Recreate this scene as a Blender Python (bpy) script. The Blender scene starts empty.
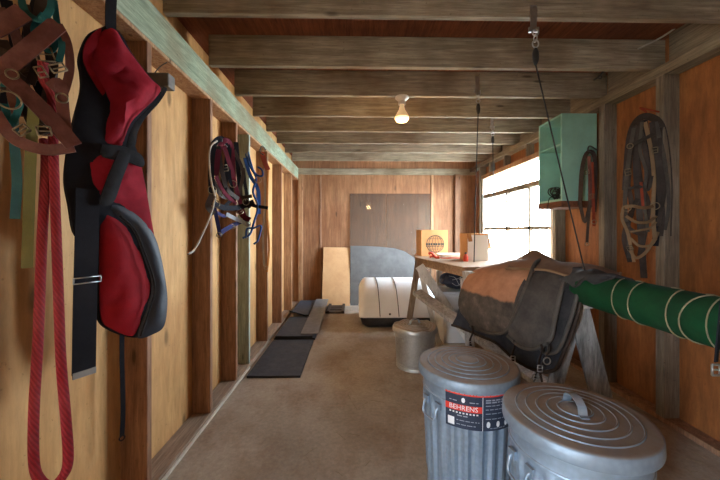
import bpy, bmesh, math, random
from mathutils import Vector, Matrix, noise
from mathutils.geometry import delaunay_2d_cdt
random.seed(7)
C = bpy.context.scene.collection
PI = math.pi
CAM_H = 1.45
YAW = 0.019
F = 320.0

def V(*a): return Vector(a)

def at(px, py, d):
    """world point seen at a pixel of the 720x480 frame, at depth d along the lens axis"""
    u = (px - 360) / F; v = (231 - py) / F
    ca, sa = math.cos(YAW), math.sin(YAW)
    return V((u * ca + sa) * d, (ca - u * sa) * d, CAM_H + v * d)

# ------------------------------------------------------------------ objects
def tag(o, label, cat, group=None):
    o['label'] = label; o['category'] = cat
    if group: o['group'] = group
    return o

def thing(name, label, cat, loc=(0, 0, 0), group=None):
    o = bpy.data.objects.new(name, None)
    o.empty_display_size = .1
    C.objects.link(o); o.location = loc
    return tag(o, label, cat, group)

def root_loc(p):
    l = V(0, 0, 0)
    while p is not None:
        l += p.location; p = p.parent
    return l

def obj(name, bm, mat, parent=None, smooth=False, sharp=None):
    """link a bmesh built in world coordinates as ONE object"""
    if parent is not None:
        bmesh.ops.translate(bm, verts=bm.verts, vec=-root_loc(parent)); off = None
    else:
        xs = [v.co for v in bm.verts]
        off = V((min(c.x for c in xs) + max(c.x for c in xs)) / 2, (min(c.y for c in xs) + max(c.y for c in xs)) / 2, min(c.z for c in xs))
        bmesh.ops.translate(bm, verts=bm.verts, vec=-off)
    bmesh.ops.recalc_face_normals(bm, faces=bm.faces)
    me = bpy.data.meshes.new(name); bm.to_mesh(me); bm.free()
    for m in (mat if isinstance(mat, (list, tuple)) else [mat]): me.materials.append(m)
    if smooth:
        for p in me.polygons: p.use_smooth = True
        if sharp:
            me.set_sharp_from_angle(angle=math.radians(sharp))
    o = bpy.data.objects.new(name, me); C.objects.link(o)
    if parent is not None: o.parent = parent
    else: o.location = off
    return o

def bevel(o, w=.004, seg=2):
    m = o.modifiers.new('bevel', 'BEVEL'); m.width = w; m.segments = seg; m.limit_method = 'ANGLE'
    return o

def struct(name, bm, mat, parent=None, **k):
    o = obj(name, bm, mat, parent, **k)
    if parent is None: o['kind'] = 'structure'
    return o

# ------------------------------------------------------------------ mesh tools
def B(): return bmesh.new()

def box(bm, a, b):
    x0, y0, z0 = a; x1, y1, z1 = b
    vs = [bm.verts.new(p) for p in ((x0,y0,z0),(x1,y0,z0),(x1,y1,z0),(x0,y1,z0),(x0,y0,z1),(x1,y0,z1),(x1,y1,z1),(x0,y1,z1))]
    for f in ((0,3,2,1),(4,5,6,7),(0,1,5,4),(1,2,6,5),(2,3,7,6),(3,0,4,7)): bm.faces.new([vs[i] for i in f])
    return bm

def bx(a, b): return box(B(), a, b)

def prism(bm, poly, z0, z1):
    lo = [bm.verts.new((p[0], p[1], z0)) for p in poly]; hi = [bm.verts.new((p[0], p[1], z1)) for p in poly]
    n = len(poly)
    bm.faces.new(lo[::-1]); bm.faces.new(hi)
    for i in range(n): bm.faces.new((lo[i], lo[(i+1) % n], hi[(i+1) % n], hi[i]))
    return bm

def cr(pts, n=6):
    """Catmull-Rom through points"""
    P = [Vector(p) for p in pts]
    if len(P) < 3: return [P[0].lerp(P[1], i / n) for i in range(n + 1)]
    out = []
    for i in range(len(P) - 1):
        p0 = P[i-1] if i else P[0] * 2 - P[1]; p1, p2 = P[i], P[i+1]
        p3 = P[i+2] if i + 2 < len(P) else P[-1] * 2 - P[-2]
        for k in range(n):
            t = k / n
            out.append(.5 * ((2*p1) + (p2-p0)*t + (2*p0-5*p1+4*p2-p3)*t*t + (3*p1-p0-3*p2+p3)*t**3))
    out.append(P[-1]); return out

def frames(P, hint=None):
    T = []
    for i in range(len(P)):
        t = (P[min(i+1, len(P)-1)] - P[max(i-1, 0)])
        T.append(t.normalized() if t.length > 1e-9 else V(0, 0, 1))
    res = []
    n = hint
    if n is None:
        n = V(1, 0, 0) if abs(T[0].x) < .8 else V(0, 1, 0)
    for t in T:
        m = n - t * n.dot(t)
        if m.length < 1e-4: m = t.orthogonal()
        m.normalize()
        if hint is None: n = m
        res.append((t, m, t.cross(m).normalized()))
    return res

def tube(bm, pts, r, seg=8, smooth=6, taper=None, closed=False):
    P = cr(pts, smooth) if smooth else [Vector(p) for p in pts]
    if closed: P = P[:-1] if (P[0] - P[-1]).length < 1e-6 else P
    fr = frames(P); rings = []
    for i, (p, (t, m, b)) in enumerate(zip(P, fr)):
        rr = r if taper is None else r * taper(i / (len(P) - 1))
        rings.append([bm.verts.new(p + (m * math.cos(2*PI*k/seg) + b * math.sin(2*PI*k/seg)) * rr) for k in range(seg)])
    N = len(rings)
    for i in range(N if closed else N - 1):
        a, c = rings[i], rings[(i+1) % N]
        for k in range(seg): bm.faces.new((a[k], a[(k+1) % seg], c[(k+1) % seg], c[k]))
    if not closed:
        bm.faces.new(rings[0][::-1]); bm.faces.new(rings[-1])
    return bm

def ribbon(bm, pts, w, th=.004, n=None, smooth=6, twist=0.):
    """flat strap along a path; n = direction its broad side faces"""
    P = cr(pts, smooth) if smooth else [Vector(p) for p in pts]
    fr = frames(P, n if n is not None else V(.5, -1, 0).normalized()); rings = []
    for i, (p, (t, m, b)) in enumerate(zip(P, fr)):
        if twist:
            a = twist * i / (len(P) - 1); m, b = m*math.cos(a) + b*math.sin(a), b*math.cos(a) - m*math.sin(a)
        rings.append([bm.verts.new(p + b*sx*w/2 + m*sy*th/2) for sx, sy in ((-1,-1),(1,-1),(1,1),(-1,1))])
    for a, c in zip(rings, rings[1:]):
        for k in range(4): bm.faces.new((a[k], a[(k+1) % 4], c[(k+1) % 4], c[k]))
    bm.faces.new(rings[0][::-1]); bm.faces.new(rings[-1])
    return bm

def plank(bm, a, b, w, th, n):
    return ribbon(bm, [a, b], w, th, n, smooth=1)

def lathe(bm, prof, c, seg=48, mod=None):
    """profile [(r, z)] turned about the vertical through c; mod(angle, r, z) changes the radius"""
    rings = []
    for r, z in prof:
        if r < 1e-6: rings.append([bm.verts.new((c[0], c[1], c[2] + z))]); continue
        ring = []
        for k in range(seg):
            a = 2*PI*k/seg; rr = mod(a, r, z) if mod else r
            ring.append(bm.verts.new((c[0] + rr*math.cos(a), c[1] + rr*math.sin(a), c[2] + z)))
        rings.append(ring)
    for a, b in zip(rings, rings[1:]):
        if len(a) == 1 and len(b) == 1: continue
        for k in range(seg):
            k2 = (k+1) % seg
            if len(a) == 1: bm.faces.new((a[0], b[k], b[k2]))
            elif len(b) == 1: bm.faces.new((a[k], a[k2], b[0]))
            else: bm.faces.new((a[k], a[k2], b[k2], b[k]))
    return bm

def ring(bm, c, R, r, n=(0, -1, 0), seg=20, sy=1.):
    n = Vector(n).normalized(); m = n.orthogonal().normalized(); 
    if abs(n.z) < .9: m = (V(0,0,1) - n*n.z).normalized()
    b = n.cross(m)
    pts = [Vector(c) + m*math.cos(2*PI*k/seg)*R*sy + b*math.sin(2*PI*k/seg)*R for k in range(seg)]
    return tube(bm, pts, r, 6, 0, closed=True)

def buckle(bm, c, w, h, r, n=(0, -1, 0), ang=0.):
    n = Vector(n).normalized(); m = (V(0,0,1) - n*n.z).normalized(); b = n.cross(m)
    m, b = m*math.cos(ang) + b*math.sin(ang), b*math.cos(ang) - m*math.sin(ang)
    c = Vector(c); q = [c + b*sx*w/2 + m*sy*h/2 for sx, sy in ((-1,-1),(1,-1),(1,1),(-1,1))]
    for i in range(4): tube(bm, [q[i], q[(i+1) % 4]], r, 6, 1)
    tube(bm, [c - b*w*.5, c + b*w*.35 - n*r], r*.8, 6, 1)
    return bm

def net(bm, rows, nu=8, nv=8, th=.02, wob=.006, ws=6., seed=0.):
    """thick cloth through a net of control points (rows top to bottom)"""
    R = [cr(r, nu) for r in rows]
    cols = [cr([r[i] for r in R], nv) for i in range(len(R[0]))]
    nr = len(cols[0]); nc = len(cols)
    g = [[None]*nc for _ in range(nr)]
    for i in range(nc):
        for j in range(nr):
            p = cols[i][j]
            g[j][i] = p + noise.noise_vector(p*ws + V(seed, seed, 0))*wob + noise.noise_vector(p*ws*3 + V(seed, 0, 3))*wob*.35
    nor = [[None]*nc for _ in range(nr)]
    for j in range(nr):
        for i in range(nc):
            du = g[j][min(i+1, nc-1)] - g[j][max(i-1, 0)]; dv = g[min(j+1, nr-1)][i] - g[max(j-1, 0)][i]
            n = du.cross(dv); nor[j][i] = n.normalized() if n.length > 1e-9 else V(0, -1, 0)
    a = [[bm.verts.new(g[j][i]) for i in range(nc)] for j in range(nr)]
    b = [[bm.verts.new(g[j][i] + nor[j][i]*th) for i in range(nc)] for j in range(nr)]
    for j in range(nr-1):
        for i in range(nc-1):
            bm.faces.new((a[j][i], a[j][i+1], a[j+1][i+1], a[j+1][i])); bm.faces.new((b[j][i], b[j+1][i], b[j+1][i+1], b[j][i+1]))
    for j in range(nr-1):
        bm.faces.new((a[j][0], a[j+1][0], b[j+1][0], b[j][0])); bm.faces.new((a[j][-1], b[j][-1], b[j+1][-1], a[j+1][-1]))
    for i in range(nc-1):
        bm.faces.new((a[0][i], b[0][i], b[0][i+1], a[0][i+1])); bm.faces.new((a[-1][i], a[-1][i+1], b[-1][i+1], b[-1][i]))
    return bm

def puff(bm, poly, to3d, nrm, th, bulge, step, off=0., wob=0.):
    """padded panel from an outline: to3d maps plane coordinates to world, nrm points out of the panel"""
    n = len(poly); P = [Vector((p[0], p[1])) for p in cr([(p[0], p[1], 0) for p in poly + poly[:1]], 5)[:-1]]
    def inside(q):
        c = False; j = len(P) - 1
        for i in range(len(P)):
            if (P[i].y > q.y) != (P[j].y > q.y) and q.x < (P[j].x-P[i].x)*(q.y-P[i].y)/(P[j].y-P[i].y)+P[i].x: c = not c
            j = i
        return c
    def dist(q):
        best = 1e9
        for i in range(len(P)):
            a = P[i]; b = P[(i+1) % len(P)]; ab = b - a
            t = max(0, min(1, (q-a).dot(ab)/max(ab.length_squared, 1e-12))); best = min(best, (a+ab*t-q).length)
        return best
    pts = list(P); x0 = min(p.x for p in P); x1 = max(p.x for p in P); y0 = min(p.y for p in P); y1 = max(p.y for p in P)
    y = y0
    while y < y1:
        x = x0
        while x < x1:
            q = Vector((x + random.uniform(-.2, .2)*step, y + random.uniform(-.2, .2)*step))
            if inside(q) and dist(q) > step*.45: pts.append(q)
            x += step
        y += step
    m = len(P)
    vs, es, fs, *_ = delaunay_2d_cdt(pts, [(i, (i+1) % m) for i in range(m)], [list(range(m))], 1, 1e-6)
    front, back = [], []
    for q in vs:
        q = Vector((q[0], q[1])); d = dist(q); h = 1 - math.exp(-d/(step*2.2))
        p = to3d(q.x, q.y)
        wv = wob*noise.noise(p*9) + wob*.5*noise.noise(p*25)
        front.append(bm.verts.new(p + nrm*(off + th + bulge*h + wv*h))); back.append(bm.verts.new(p + nrm*off))
    cnt = {}
    for f in fs:
        bm.faces.new([front[i] for i in f]); bm.faces.new([back[i] for i in f][::-1])
        for i in range(len(f)):
            e = (f[i], f[(i+1) % len(f)]); cnt[e] = cnt.get(e, 0) + 1
    for (a, b) in list(cnt):
        if (b, a) not in cnt: bm.faces.new((front[b], front[a], back[a], back[b]))
    return bm

def text_mesh(bm, s, size, fn, depth=.0):
    """flat lettering, fn maps (x, y) of the centred text to world"""
    cu = bpy.data.curves.new('lettering', 'FONT'); cu.body = s; cu.size = size; cu.align_x = 'CENTER'; cu.align_y = 'CENTER'
    cu.resolution_u = 2
    o = bpy.data.objects.new('lettering', cu); C.objects.link(o)
    bpy.context.view_layer.update()
    me = o.evaluated_get(bpy.context.evaluated_depsgraph_get()).to_mesh()
    vs = [bm.verts.new(fn(v.co.x, v.co.y)) for v in me.vertices]
    for p in me.polygons:
        try: bm.faces.new([vs[i] for i in p.vertices])
        except ValueError: pass
    o.to_mesh_clear(); bpy.data.objects.remove(o); bpy.data.curves.remove(cu)
    return bm

# ------------------------------------------------------------------ materials
def srgb(r, g, b):
    f = lambda c: (c/255/12.92) if c/255 <= .04045 else ((c/255+.055)/1.055)**2.4
    return (f(r), f(g), f(b), 1)

def newmat(name):
    m = bpy.data.materials.new(name); m.use_nodes = True
    nt = m.node_tree; bs = nt.nodes['Principled BSDF']
    return m, nt, bs, nt.nodes.new, nt.links.new

def ramp(nt, fac, stops):
    r = nt.nodes.new('ShaderNodeValToRGB'); e = r.color_ramp.elements
    while len(e) < len(stops): e.new(.5)
    for k, (p, c) in enumerate(stops): e[k].position = p; e[k].color = c
    nt.links.new(fac, r.inputs['Fac']); return r.outputs['Color']

def mixc(nt, fac, a, b, mode='MIX'):
    n = nt.nodes.new('ShaderNodeMix'); n.data_type = 'RGBA'; n.blend_type = mode
    for s, v in ((0, fac), (6, a), (7, b)):
        if hasattr(v, 'is_linked'): nt.links.new(v, n.inputs[s])
        else: n.inputs[s].default_value = v
    return n.outputs[2]

def nz(nt, scale, detail=4, vec=None, rough=.55, dist=0.):
    n = nt.nodes.new('ShaderNodeTexNoise'); n.inputs['Scale'].default_value = scale; n.inputs['Detail'].default_value = detail
    n.inputs['Roughness'].default_value = rough; n.inputs['Distortion'].default_value = dist
    if vec is not None: nt.links.new(vec, n.inputs['Vector'])
    return n.outputs['Fac']

def coords(nt, scale=(1, 1, 1), loc=(0, 0, 0)):
    tc = nt.nodes.new('ShaderNodeTexCoord'); mp = nt.nodes.new('ShaderNodeMapping')
    mp.inputs['Scale'].default_value = scale; mp.inputs['Location'].default_value = loc
    nt.links.new(tc.outputs['Object'], mp.inputs['Vector']); return mp.outputs['Vector']

def bump(nt, bs, h, strength=.3, dist=.01):
    b = nt.nodes.new('ShaderNodeBump'); b.inputs['Strength'].default_value = strength; b.inputs['Distance'].default_value = dist
    nt.links.new(h, b.inputs['Height']); nt.links.new(b.outputs['Normal'], bs.inputs['Normal'])

def wood(name, dark, light, grain=(18, 18, 1.2), knots=True, stain=None, stain_amt=.35, rough=.75, wood_seed=0, spec=.25, grime=.38):
    m, nt, bs, N, L = newmat(name)
    v = coords(nt, grain, (wood_seed, wood_seed*.7, wood_seed*1.3))
    g = nz(nt, 1.6, 6, v, .6, .6)
    col = ramp(nt, g, [(.28, dark), (.72, light)])
    big = nz(nt, 1.7, 3, coords(nt, (1, 1, 1), (wood_seed, 3, 1)))
    if stain is not None:
        f = ramp(nt, big, [(.42, (0, 0, 0, 1)), (.68, (stain_amt,)*3 + (1,))])
        col = mixc(nt, f, col, stain)
    if knots:
        vo = N('ShaderNodeTexVoronoi'); vo.inputs['Scale'].default_value = 1.0
        k = [max(1.5, x**.5*1.6) for x in grain]
        L(coords(nt, (k[0], k[1], k[2]), (wood_seed*2.1, 1.3, .4)), vo.inputs['Vector'])
        f = ramp(nt, vo.outputs['Distance'], [(.05, (.75,)*3 + (1,)), (.11, (0, 0, 0, 1))])
        col = mixc(nt, f, col, tuple(c*.35 for c in dark[:3]) + (1,))
    fine = nz(nt, 5.5, 7, v, .75)
    col = mixc(nt, grime, col, ramp(nt, fine, [(.34, (.12, .12, .12, 1)), (.66, (.86, .86, .86, 1))]), 'OVERLAY')
    sp_ = nz(nt, 42, 3, coords(nt, (1, 1, 1), (wood_seed, 0, 5)), .6)
    col = mixc(nt, ramp(nt, sp_, [(.66, (0, 0, 0, 1)), (.74, (.55,)*3 + (1,))]), col, tuple(c*.4 for c in dark[:3]) + (1,))
    L(col, bs.inputs['Base Color']); bs.inputs['Roughness'].default_value = rough; bs.inputs['Specular IOR Level'].default_value = spec
    bump(nt, bs, fine, .3, .004)
    return m

def plain(name, col, rough=.6, metal=0., var=.18, scale=12., bmp=0., spec=.4, dirt=None, dirt_amt=.4):
    m, nt, bs, N, L = newmat(name)
    n = nz(nt, scale, 5, coords(nt))
    a = tuple(c*(1-var) for c in col[:3]) + (1,); b = tuple(min(1, c*(1+var)) for c in col[:3]) + (1,)
    c = ramp(nt, n, [(.3, a), (.7, b)])
    if dirt is not None:
        d = nz(nt, scale*.35, 6, coords(nt, (1, 1, 1), (4, 2, 9)), .65)
        c = mixc(nt, ramp(nt, d, [(.45, (0, 0, 0, 1)), (.66, (dirt_amt,)*3 + (1,))]), c, dirt)
    L(c, bs.inputs['Base Color'])
    bs.inputs['Roughness'].default_value = rough; bs.inputs['Metallic'].default_value = metal; bs.inputs['Specular IOR Level'].default_value = spec
    if bmp: bump(nt, bs, n, bmp, .004)
    return m

def fabric(name, col, dirt=None, dirt_amt=.5, weave=260, rough=.9, var=.2):
    m, nt, bs, N, L = newmat(name)
    n = nz(nt, 9, 6, coords(nt), .65)
    c = ramp(nt, n, [(.3, tuple(x*(1-var) for x in col[:3]) + (1,)), (.7, tuple(x*(1+var) for x in col[:3]) + (1,))])
    if dirt is not None:
        d = nz(nt, 5, 7, coords(nt, (1, 1, 1), (2, 5, 1)), .7)
        c = mixc(nt, ramp(nt, d, [(.4, (0, 0, 0, 1)), (.7, (dirt_amt,)*3 + (1,))]), c, dirt)
    L(c, bs.inputs['Base Color']); bs.inputs['Roughness'].default_value = rough; bs.inputs['Specular IOR Level'].default_value = .15
    w = nz(nt, weave, 2, coords(nt)); bump(nt, bs, w, .3, .002)
    return m

def galvanized(name, col, rough=.38, dirt_amt=.35, metal=.8):
    m, nt, bs, N, L = newmat(name)
    vo = N('ShaderNodeTexVoronoi'); vo.inputs['Scale'].default_value = 45; L(coords(nt), vo.inputs['Vector'])
    c = ramp(nt, vo.outputs['Distance'], [(.0, tuple(x*1.06 for x in col[:3]) + (1,)), (.9, tuple(x*.86 for x in col[:3]) + (1,))])
    sn = nt.nodes.new('ShaderNodeNewGeometry'); sp = N('ShaderNodeSeparateXYZ'); L(sn.outputs['Normal'], sp.inputs[0])
    d = nz(nt, 7, 7, coords(nt), .7)
    up = ramp(nt, sp.outputs['Z'], [(.55, (0, 0, 0, 1)), (.95, (1, 1, 1, 1))])
    f = mixc(nt, 1., ramp(nt, d, [(.3, (.6,)*3 + (1,)), (.7, (min(1, dirt_amt*2),)*3 + (1,))]), up, 'MULTIPLY')
    c = mixc(nt, f, c, srgb(134, 110, 88)); L(c, bs.inputs['Base Color'])
    ro = ramp(nt, d, [(.3, (rough-.06,)*3 + (1,)), (.7, (rough+.16,)*3 + (1,))])
    rf = mixc(nt, f, ro, (.75, .75, .75, 1)); L(rf, bs.inputs['Roughness'])
    mf = mixc(nt, f, (metal, metal, metal, 1), (.12, .12, .12, 1)); L(mf, bs.inputs['Metallic'])
    return m

M = {}
M['ply_left'] = wood('plywood_left', srgb(172, 128, 78), srgb(208, 164, 110), (5, 5, .8), True, srgb(150, 96, 50), .35, .7, 1, grime=.2)
M['ply_right'] = wood('plywood_right', srgb(124, 76, 40), srgb(152, 98, 56), (4, 4, .7), False, srgb(112, 62, 32), .5, .65, 3)
M['ply_back'] = wood('plywood_back', srgb(122, 84, 58), srgb(156, 114, 82), (9, 9, .7), True, srgb(112, 66, 38), .5, .7, 5)
M['stud'] = wood('stud_wood', srgb(140, 100, 70), srgb(190, 152, 116), (22, 22, 1.4), True, srgb(112, 70, 44), .4, .75, 2)
M['stud_dark'] = wood('stud_red_wood', srgb(114, 83, 63), srgb(156, 118, 93), (22, 22, 1.4), True, None, .3, .75, 4)
M['stud_grey'] = wood('stud_weathered', srgb(98, 88, 76), srgb(142, 130, 114), (24, 24, 1.3), True, srgb(82, 68, 54), .5, .85, 6)
M['plate_grey'] = wood('plate_weathered', srgb(98, 88, 74), srgb(146, 134, 114), (24, 1.3, 24), True, srgb(86, 70, 54), .5, .85, 16)
M['stud_green'] = wood('stud_green_wash', srgb(126, 140, 132), srgb(172, 186, 176), (24, 24, 1.3), True, srgb(104, 86, 64), .5, .8, 7)
M['plate_green'] = wood('plate_green_paint', srgb(122, 140, 118), srgb(172, 184, 160), (16, 1.5, 16), False, srgb(128, 110, 82), .8, .75, 8)
M['joist'] = wood('joist_wood', srgb(118, 108, 92), srgb(172, 162, 142), (1.2, 20, 20), True, srgb(98, 78, 58), .7, .82, 9)
M['deck'] = wood('roof_deck', srgb(100, 54, 34), srgb(140, 82, 54), (14, 1.2, 14), False, srgb(70, 40, 28), .5, .8, 10)
M['sill_plate'] = wood('bottom_plate', srgb(130, 108, 90), srgb(168, 148, 130), (18, 1.3, 18), False, srgb(120, 104, 90), .5, .9, 11)
M['bench'] = wood('bench_wood', srgb(132, 102, 76), srgb(176, 144, 112), (2, 14, 14), True, srgb(110, 84, 62), .5, .75, 12)
M['bench_leg'] = wood('bench_leg_wood', srgb(112, 90, 72), srgb(150, 128, 106), (18, 18, 1.5), False, None, .3, .8, 13)
M['weathered'] = wood('weathered_board', srgb(140, 136, 132), srgb(198, 194, 188), (14, 14, 3), False, srgb(100, 92, 84), .4, .85, 14)
M['tan_board'] = wood('tan_board', srgb(196, 152, 108), srgb(214, 172, 128), (2, 2, 2), False, None, .2, .7, 15, grime=.06)
M['grey_board'] = wood('grey_board', srgb(92, 91, 90), srgb(160, 159, 157), (16, 16, 2), False, srgb(84, 76, 68), .5, .85, 23)
M['whitewash'] = wood('whitewashed_board', srgb(206, 204, 200), srgb(238, 236, 232), (14, 14, 3), False, srgb(130, 120, 108), .5, .85, 19)
M['white_paint'] = plain('white_paint', srgb(214, 208, 196), .6, 0, .08, 6, dirt=srgb(150, 130, 110), dirt_amt=.4)
M['steel'] = plain('steel', (.45, .46, .47, 1), .35, .9, .15, 30)
M['dark_steel'] = plain('dark_steel', (.09, .088, .085, 1), .5, .7, .2, 30)
M['block'] = plain('grey_block', (.14, .13, .12, 1), .6, .3, .2, 20)
M['tarnish'] = plain('tarnished_brass', (.20, .16, .10, 1), .45, .8, .2, 40)
M['brass'] = plain('brass', (.5, .36, .16, 1), .35, .9, .15, 30)
M['black_nylon'] = fabric('black_nylon', (.012, .012, .016, 1), var=.3)
M['black_trim'] = fabric('black_trim', (.017, .017, .019, 1), (.10, .10, .11, 1), .25)
M['navy_shell'] = plain('navy_shell', (.016, .020, .030, 1), .6, 0, .3, 6, .25, .5)
M['red_cloth'] = fabric('red_cloth', (.30, .012, .026, 1), (.15, .006, .012, 1), .6, 300, .8)
M['red_dark'] = fabric('red_lining', (.22, .005, .01, 1), None, .3, 300, .8)
M['rope_red'] = fabric('red_rope', (.22, .015, .022, 1), (.42, .12, .12, 1), .3, 500)
def braid(m, scale):
    nt = m.node_tree; bs = nt.nodes['Principled BSDF']; w = nt.nodes.new('ShaderNodeTexWave'); w.wave_type = 'BANDS'; w.bands_direction = 'DIAGONAL'
    w.inputs['Scale'].default_value = scale; w.inputs['Distortion'].default_value = 1.5; nt.links.new(coords(nt, (1.5, 1.5, 1)), w.inputs['Vector'])
    src = bs.inputs['Base Color'].links[0].from_socket
    nt.links.new(mixc(nt, ramp(nt, w.outputs['Fac'], [(.2, (.35,)*3 + (1,)), (.7, (0, 0, 0, 1))]), src, (.05, .006, .008, 1)), bs.inputs['Base Color'])
    bump(nt, bs, w.outputs['Fac'], .5, .004)
braid(M['rope_red'], 34)
M['leather_brown'] = fabric('brown_leather', (.085, .03, .024, 1), (.24, .12, .10, 1), .6, 110, .6)
M['leather_dark'] = fabric('dark_leather', (.028, .018, .014, 1), (.12, .09, .07, 1), .4, 150, .55)
M['leather_grey'] = fabric('dusty_leather', (.05, .042, .036, 1), (.15, .13, .11, 1), .5, 150, .65)
M['leather_tan'] = fabric('tan_leather', (.22, .14, .075, 1), (.12, .08, .05, 1), .4, 150, .65)
M['teal_web'] = fabric('teal_webbing', (.045, .13, .15, 1), (.02, .05, .06, 1), .6, 350)
M['teal_dark'] = fabric('dark_teal_webbing', (.015, .09, .10, 1), None, .3, 350)
M['olive_web'] = fabric('olive_webbing', (.15, .15, .055, 1), (.16, .15, .07, 1), .4, 350)
M['burgundy'] = fabric('burgundy_web', (.10, .012, .022, 1), None, .3, 350)
M['blue_web'] = fabric('blue_webbing', (.025, .075, .24, 1), None, .3, 350)
M['purple_web'] = fabric('purple_webbing', (.025, .025, .075, 1), None, .3, 350)
M['cream_rope'] = fabric('cream_rope', (.45, .40, .34, 1), (.3, .25, .2, 1), .4, 500)
M['orange_web'] = fabric('orange_webbing', (.36, .13, .03, 1), (.2, .07, .03, 1), .4, 350)
M['rust_red'] = fabric('rust_red_leather', (.22, .04, .02, 1), None, .3, 350)
M['grey_cloth'] = fabric('grey_cloth', (.22, .22, .22, 1), None, .3, 350)
M['rubber'] = plain('black_rubber', (.036, .046, .066, 1), .6, 0, .25, 25, .4, .35, dirt=(.10, .11, .125, 1), dirt_amt=.4)
M['rubber_edge'] = plain('black_rubber_edge', (.012, .012, .014, 1), .7, 0, .2, 25)
M['strip'] = plain('grey_strip', (.16, .165, .175, 1), .4, .25, .2, 14, .1, .5, dirt=(.3, .29, .27, 1), dirt_amt=.3)
M['grey_sheet'] = plain('grey_sheet', (.105, .10, .098, 1), .6, 0, .14, 9, .1, .4, dirt=(.17, .165, .16, 1), dirt_amt=.5)
M['cargo_white'] = plain('cargo_white', (.78, .78, .77, 1), .35, 0, .04, 4, 0, .5, dirt=srgb(186, 164, 140), dirt_amt=.25)
M['cargo_black'] = plain('cargo_black', (.022, .022, .024, 1), .5, 0, .2, 10, dirt=(.1, .09, .08, 1))
M['cardboard'] = plain('cardboard', srgb(198, 146, 96), .85, 0, .06, 8, 0, .2)
M['cardboard_dark'] = plain('cardboard_edge', srgb(168, 112, 64), .85, 0, .06, 8, 0, .2)
M['print'] = plain('print_ink', srgb(74, 72, 68), .8, 0, .1, 10, 0, .2)
M['white_card'] = plain('white_card', srgb(232, 224, 212), .7, 0, .04, 6, 0, .3)
M['red_plastic'] = plain('red_plastic', (.62, .06, .025, 1), .4, 0, .1, 10)
M['white_plastic'] = plain('white_plastic', (.68, .70, .72, 1), .4, 0, .05, 6, 0, .5, dirt=(.5, .46, .42, 1), dirt_amt=.3)
M['teal_paint'] = plain('teal_paint', srgb(148, 200, 186), .55, 0, .07, 5, .05, .4, dirt=srgb(104, 140, 124), dirt_amt=.4)
M['cab_bottom'] = wood('cabinet_bottom_wood', srgb(92, 58, 40), srgb(128, 84, 60), (14, 2, 14), False, None, .3, .8, 17)
M['cord'] = plain('black_cord', (.015, .015, .016, 1), .7, 0, .2, 40)
M['porcelain'] = plain('porcelain', srgb(224, 218, 206), .3, 0, .04, 8)
M['pole_green'] = fabric('green_carpet', (.006, .052, .018, 1), (.014, .026, .014, 1), .6, 180)
M['twine'] = fabric('twine', (.24, .20, .12, 1), None, .3, 500)
M['dark_blue_tarp'] = plain('dark_blue_tarp', (.03, .035, .06, 1), .5, 0, .3, 14, .3)
M['white_cord'] = plain('white_cord', (.5, .5, .5, 1), .7)
M['canvas'] = fabric('brown_canvas', (.13, .08, .055, 1), (.22, .15, .11, 1), .5, 200)
M['pad_dark'] = fabric('dark_felt', (.030, .028, .030, 1), (.11, .1, .09, 1), .45, 220)
M['pad_grey'] = fabric('grey_felt', (.050, .045, .042, 1), (.15, .13, .115, 1), .5, 220)
M['pad_navy'] = fabric('navy_felt', (.026, .03, .042, 1), (.085, .085, .09, 1), .5, 220)
M['pad_edge'] = fabric('pad_binding', (.085, .076, .068, 1), None, .3, 220)
M['galv'] = galvanized('galvanized_blue', (.36, .47, .60, 1), .36, .25, .68)
M['galv_lid'] = galvanized('galvanized_lid', (.25, .32, .40, 1), .5, .5, .5)
M['galv_old'] = galvanized('galvanized_old', (.52, .52, .50, 1), .42, .3)
M['label_navy'] = plain('label_navy', (.018, .028, .055, 1), .45, 0, .1, 10)
M['label_red'] = plain('label_red', (.62, .04, .025, 1), .45, 0, .05, 10)
M['label_white'] = plain('label_white', (.75, .76, .78, 1), .5, 0, .04, 10)
M['label_grey'] = plain('label_grey', (.28, .31, .36, 1), .5, 0, .04, 10)

def mat_two_tone():
    m, nt, bs, N, L = newmat('two_tone_leather')
    tc = N('ShaderNodeTexCoord'); sp = N('ShaderNodeSeparateXYZ'); L(tc.outputs['Object'], sp.inputs[0])
    n = nz(nt, 6, 4, coords(nt)); mm = N('ShaderNodeMath'); mm.operation = 'MULTIPLY_ADD'; L(n, mm.inputs[0]); mm.inputs[1].default_value = .09; L(sp.outputs['Z'], mm.inputs[2])
    m['split'] = 1
    mr = N('ShaderNodeMapRange'); mr.name = 'split'; L(mm.outputs[0], mr.inputs[0]); mr.inputs[1].default_value = .955; mr.inputs[2].default_value = .975
    d = nz(nt, 8, 7, coords(nt), .7)
    lo = ramp(nt, d, [(.32, srgb(60, 55, 51)), (.55, srgb(88, 79, 72)), (.75, srgb(128, 112, 99))])
    hi = ramp(nt, d, [(.3, srgb(150, 104, 78)), (.7, srgb(186, 136, 106))])
    mr2 = N('ShaderNodeMapRange'); L(mm.outputs[0], mr2.inputs[0]); mr2.inputs[1].default_value = 1.14; mr2.inputs[2].default_value = 1.22
    hi2 = mixc(nt, mr2.outputs[0], hi, srgb(118, 88, 68))
    L(mixc(nt, mr.outputs[0], lo, hi2), bs.inputs['Base Color']); bs.inputs['Roughness'].default_value = .85; bs.inputs['Specular IOR Level'].default_value = .2
    bump(nt, bs, nz(nt, 160, 3, coords(nt)), .25, .002)
    return m
M['two_tone'] = mat_two_tone()

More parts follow.
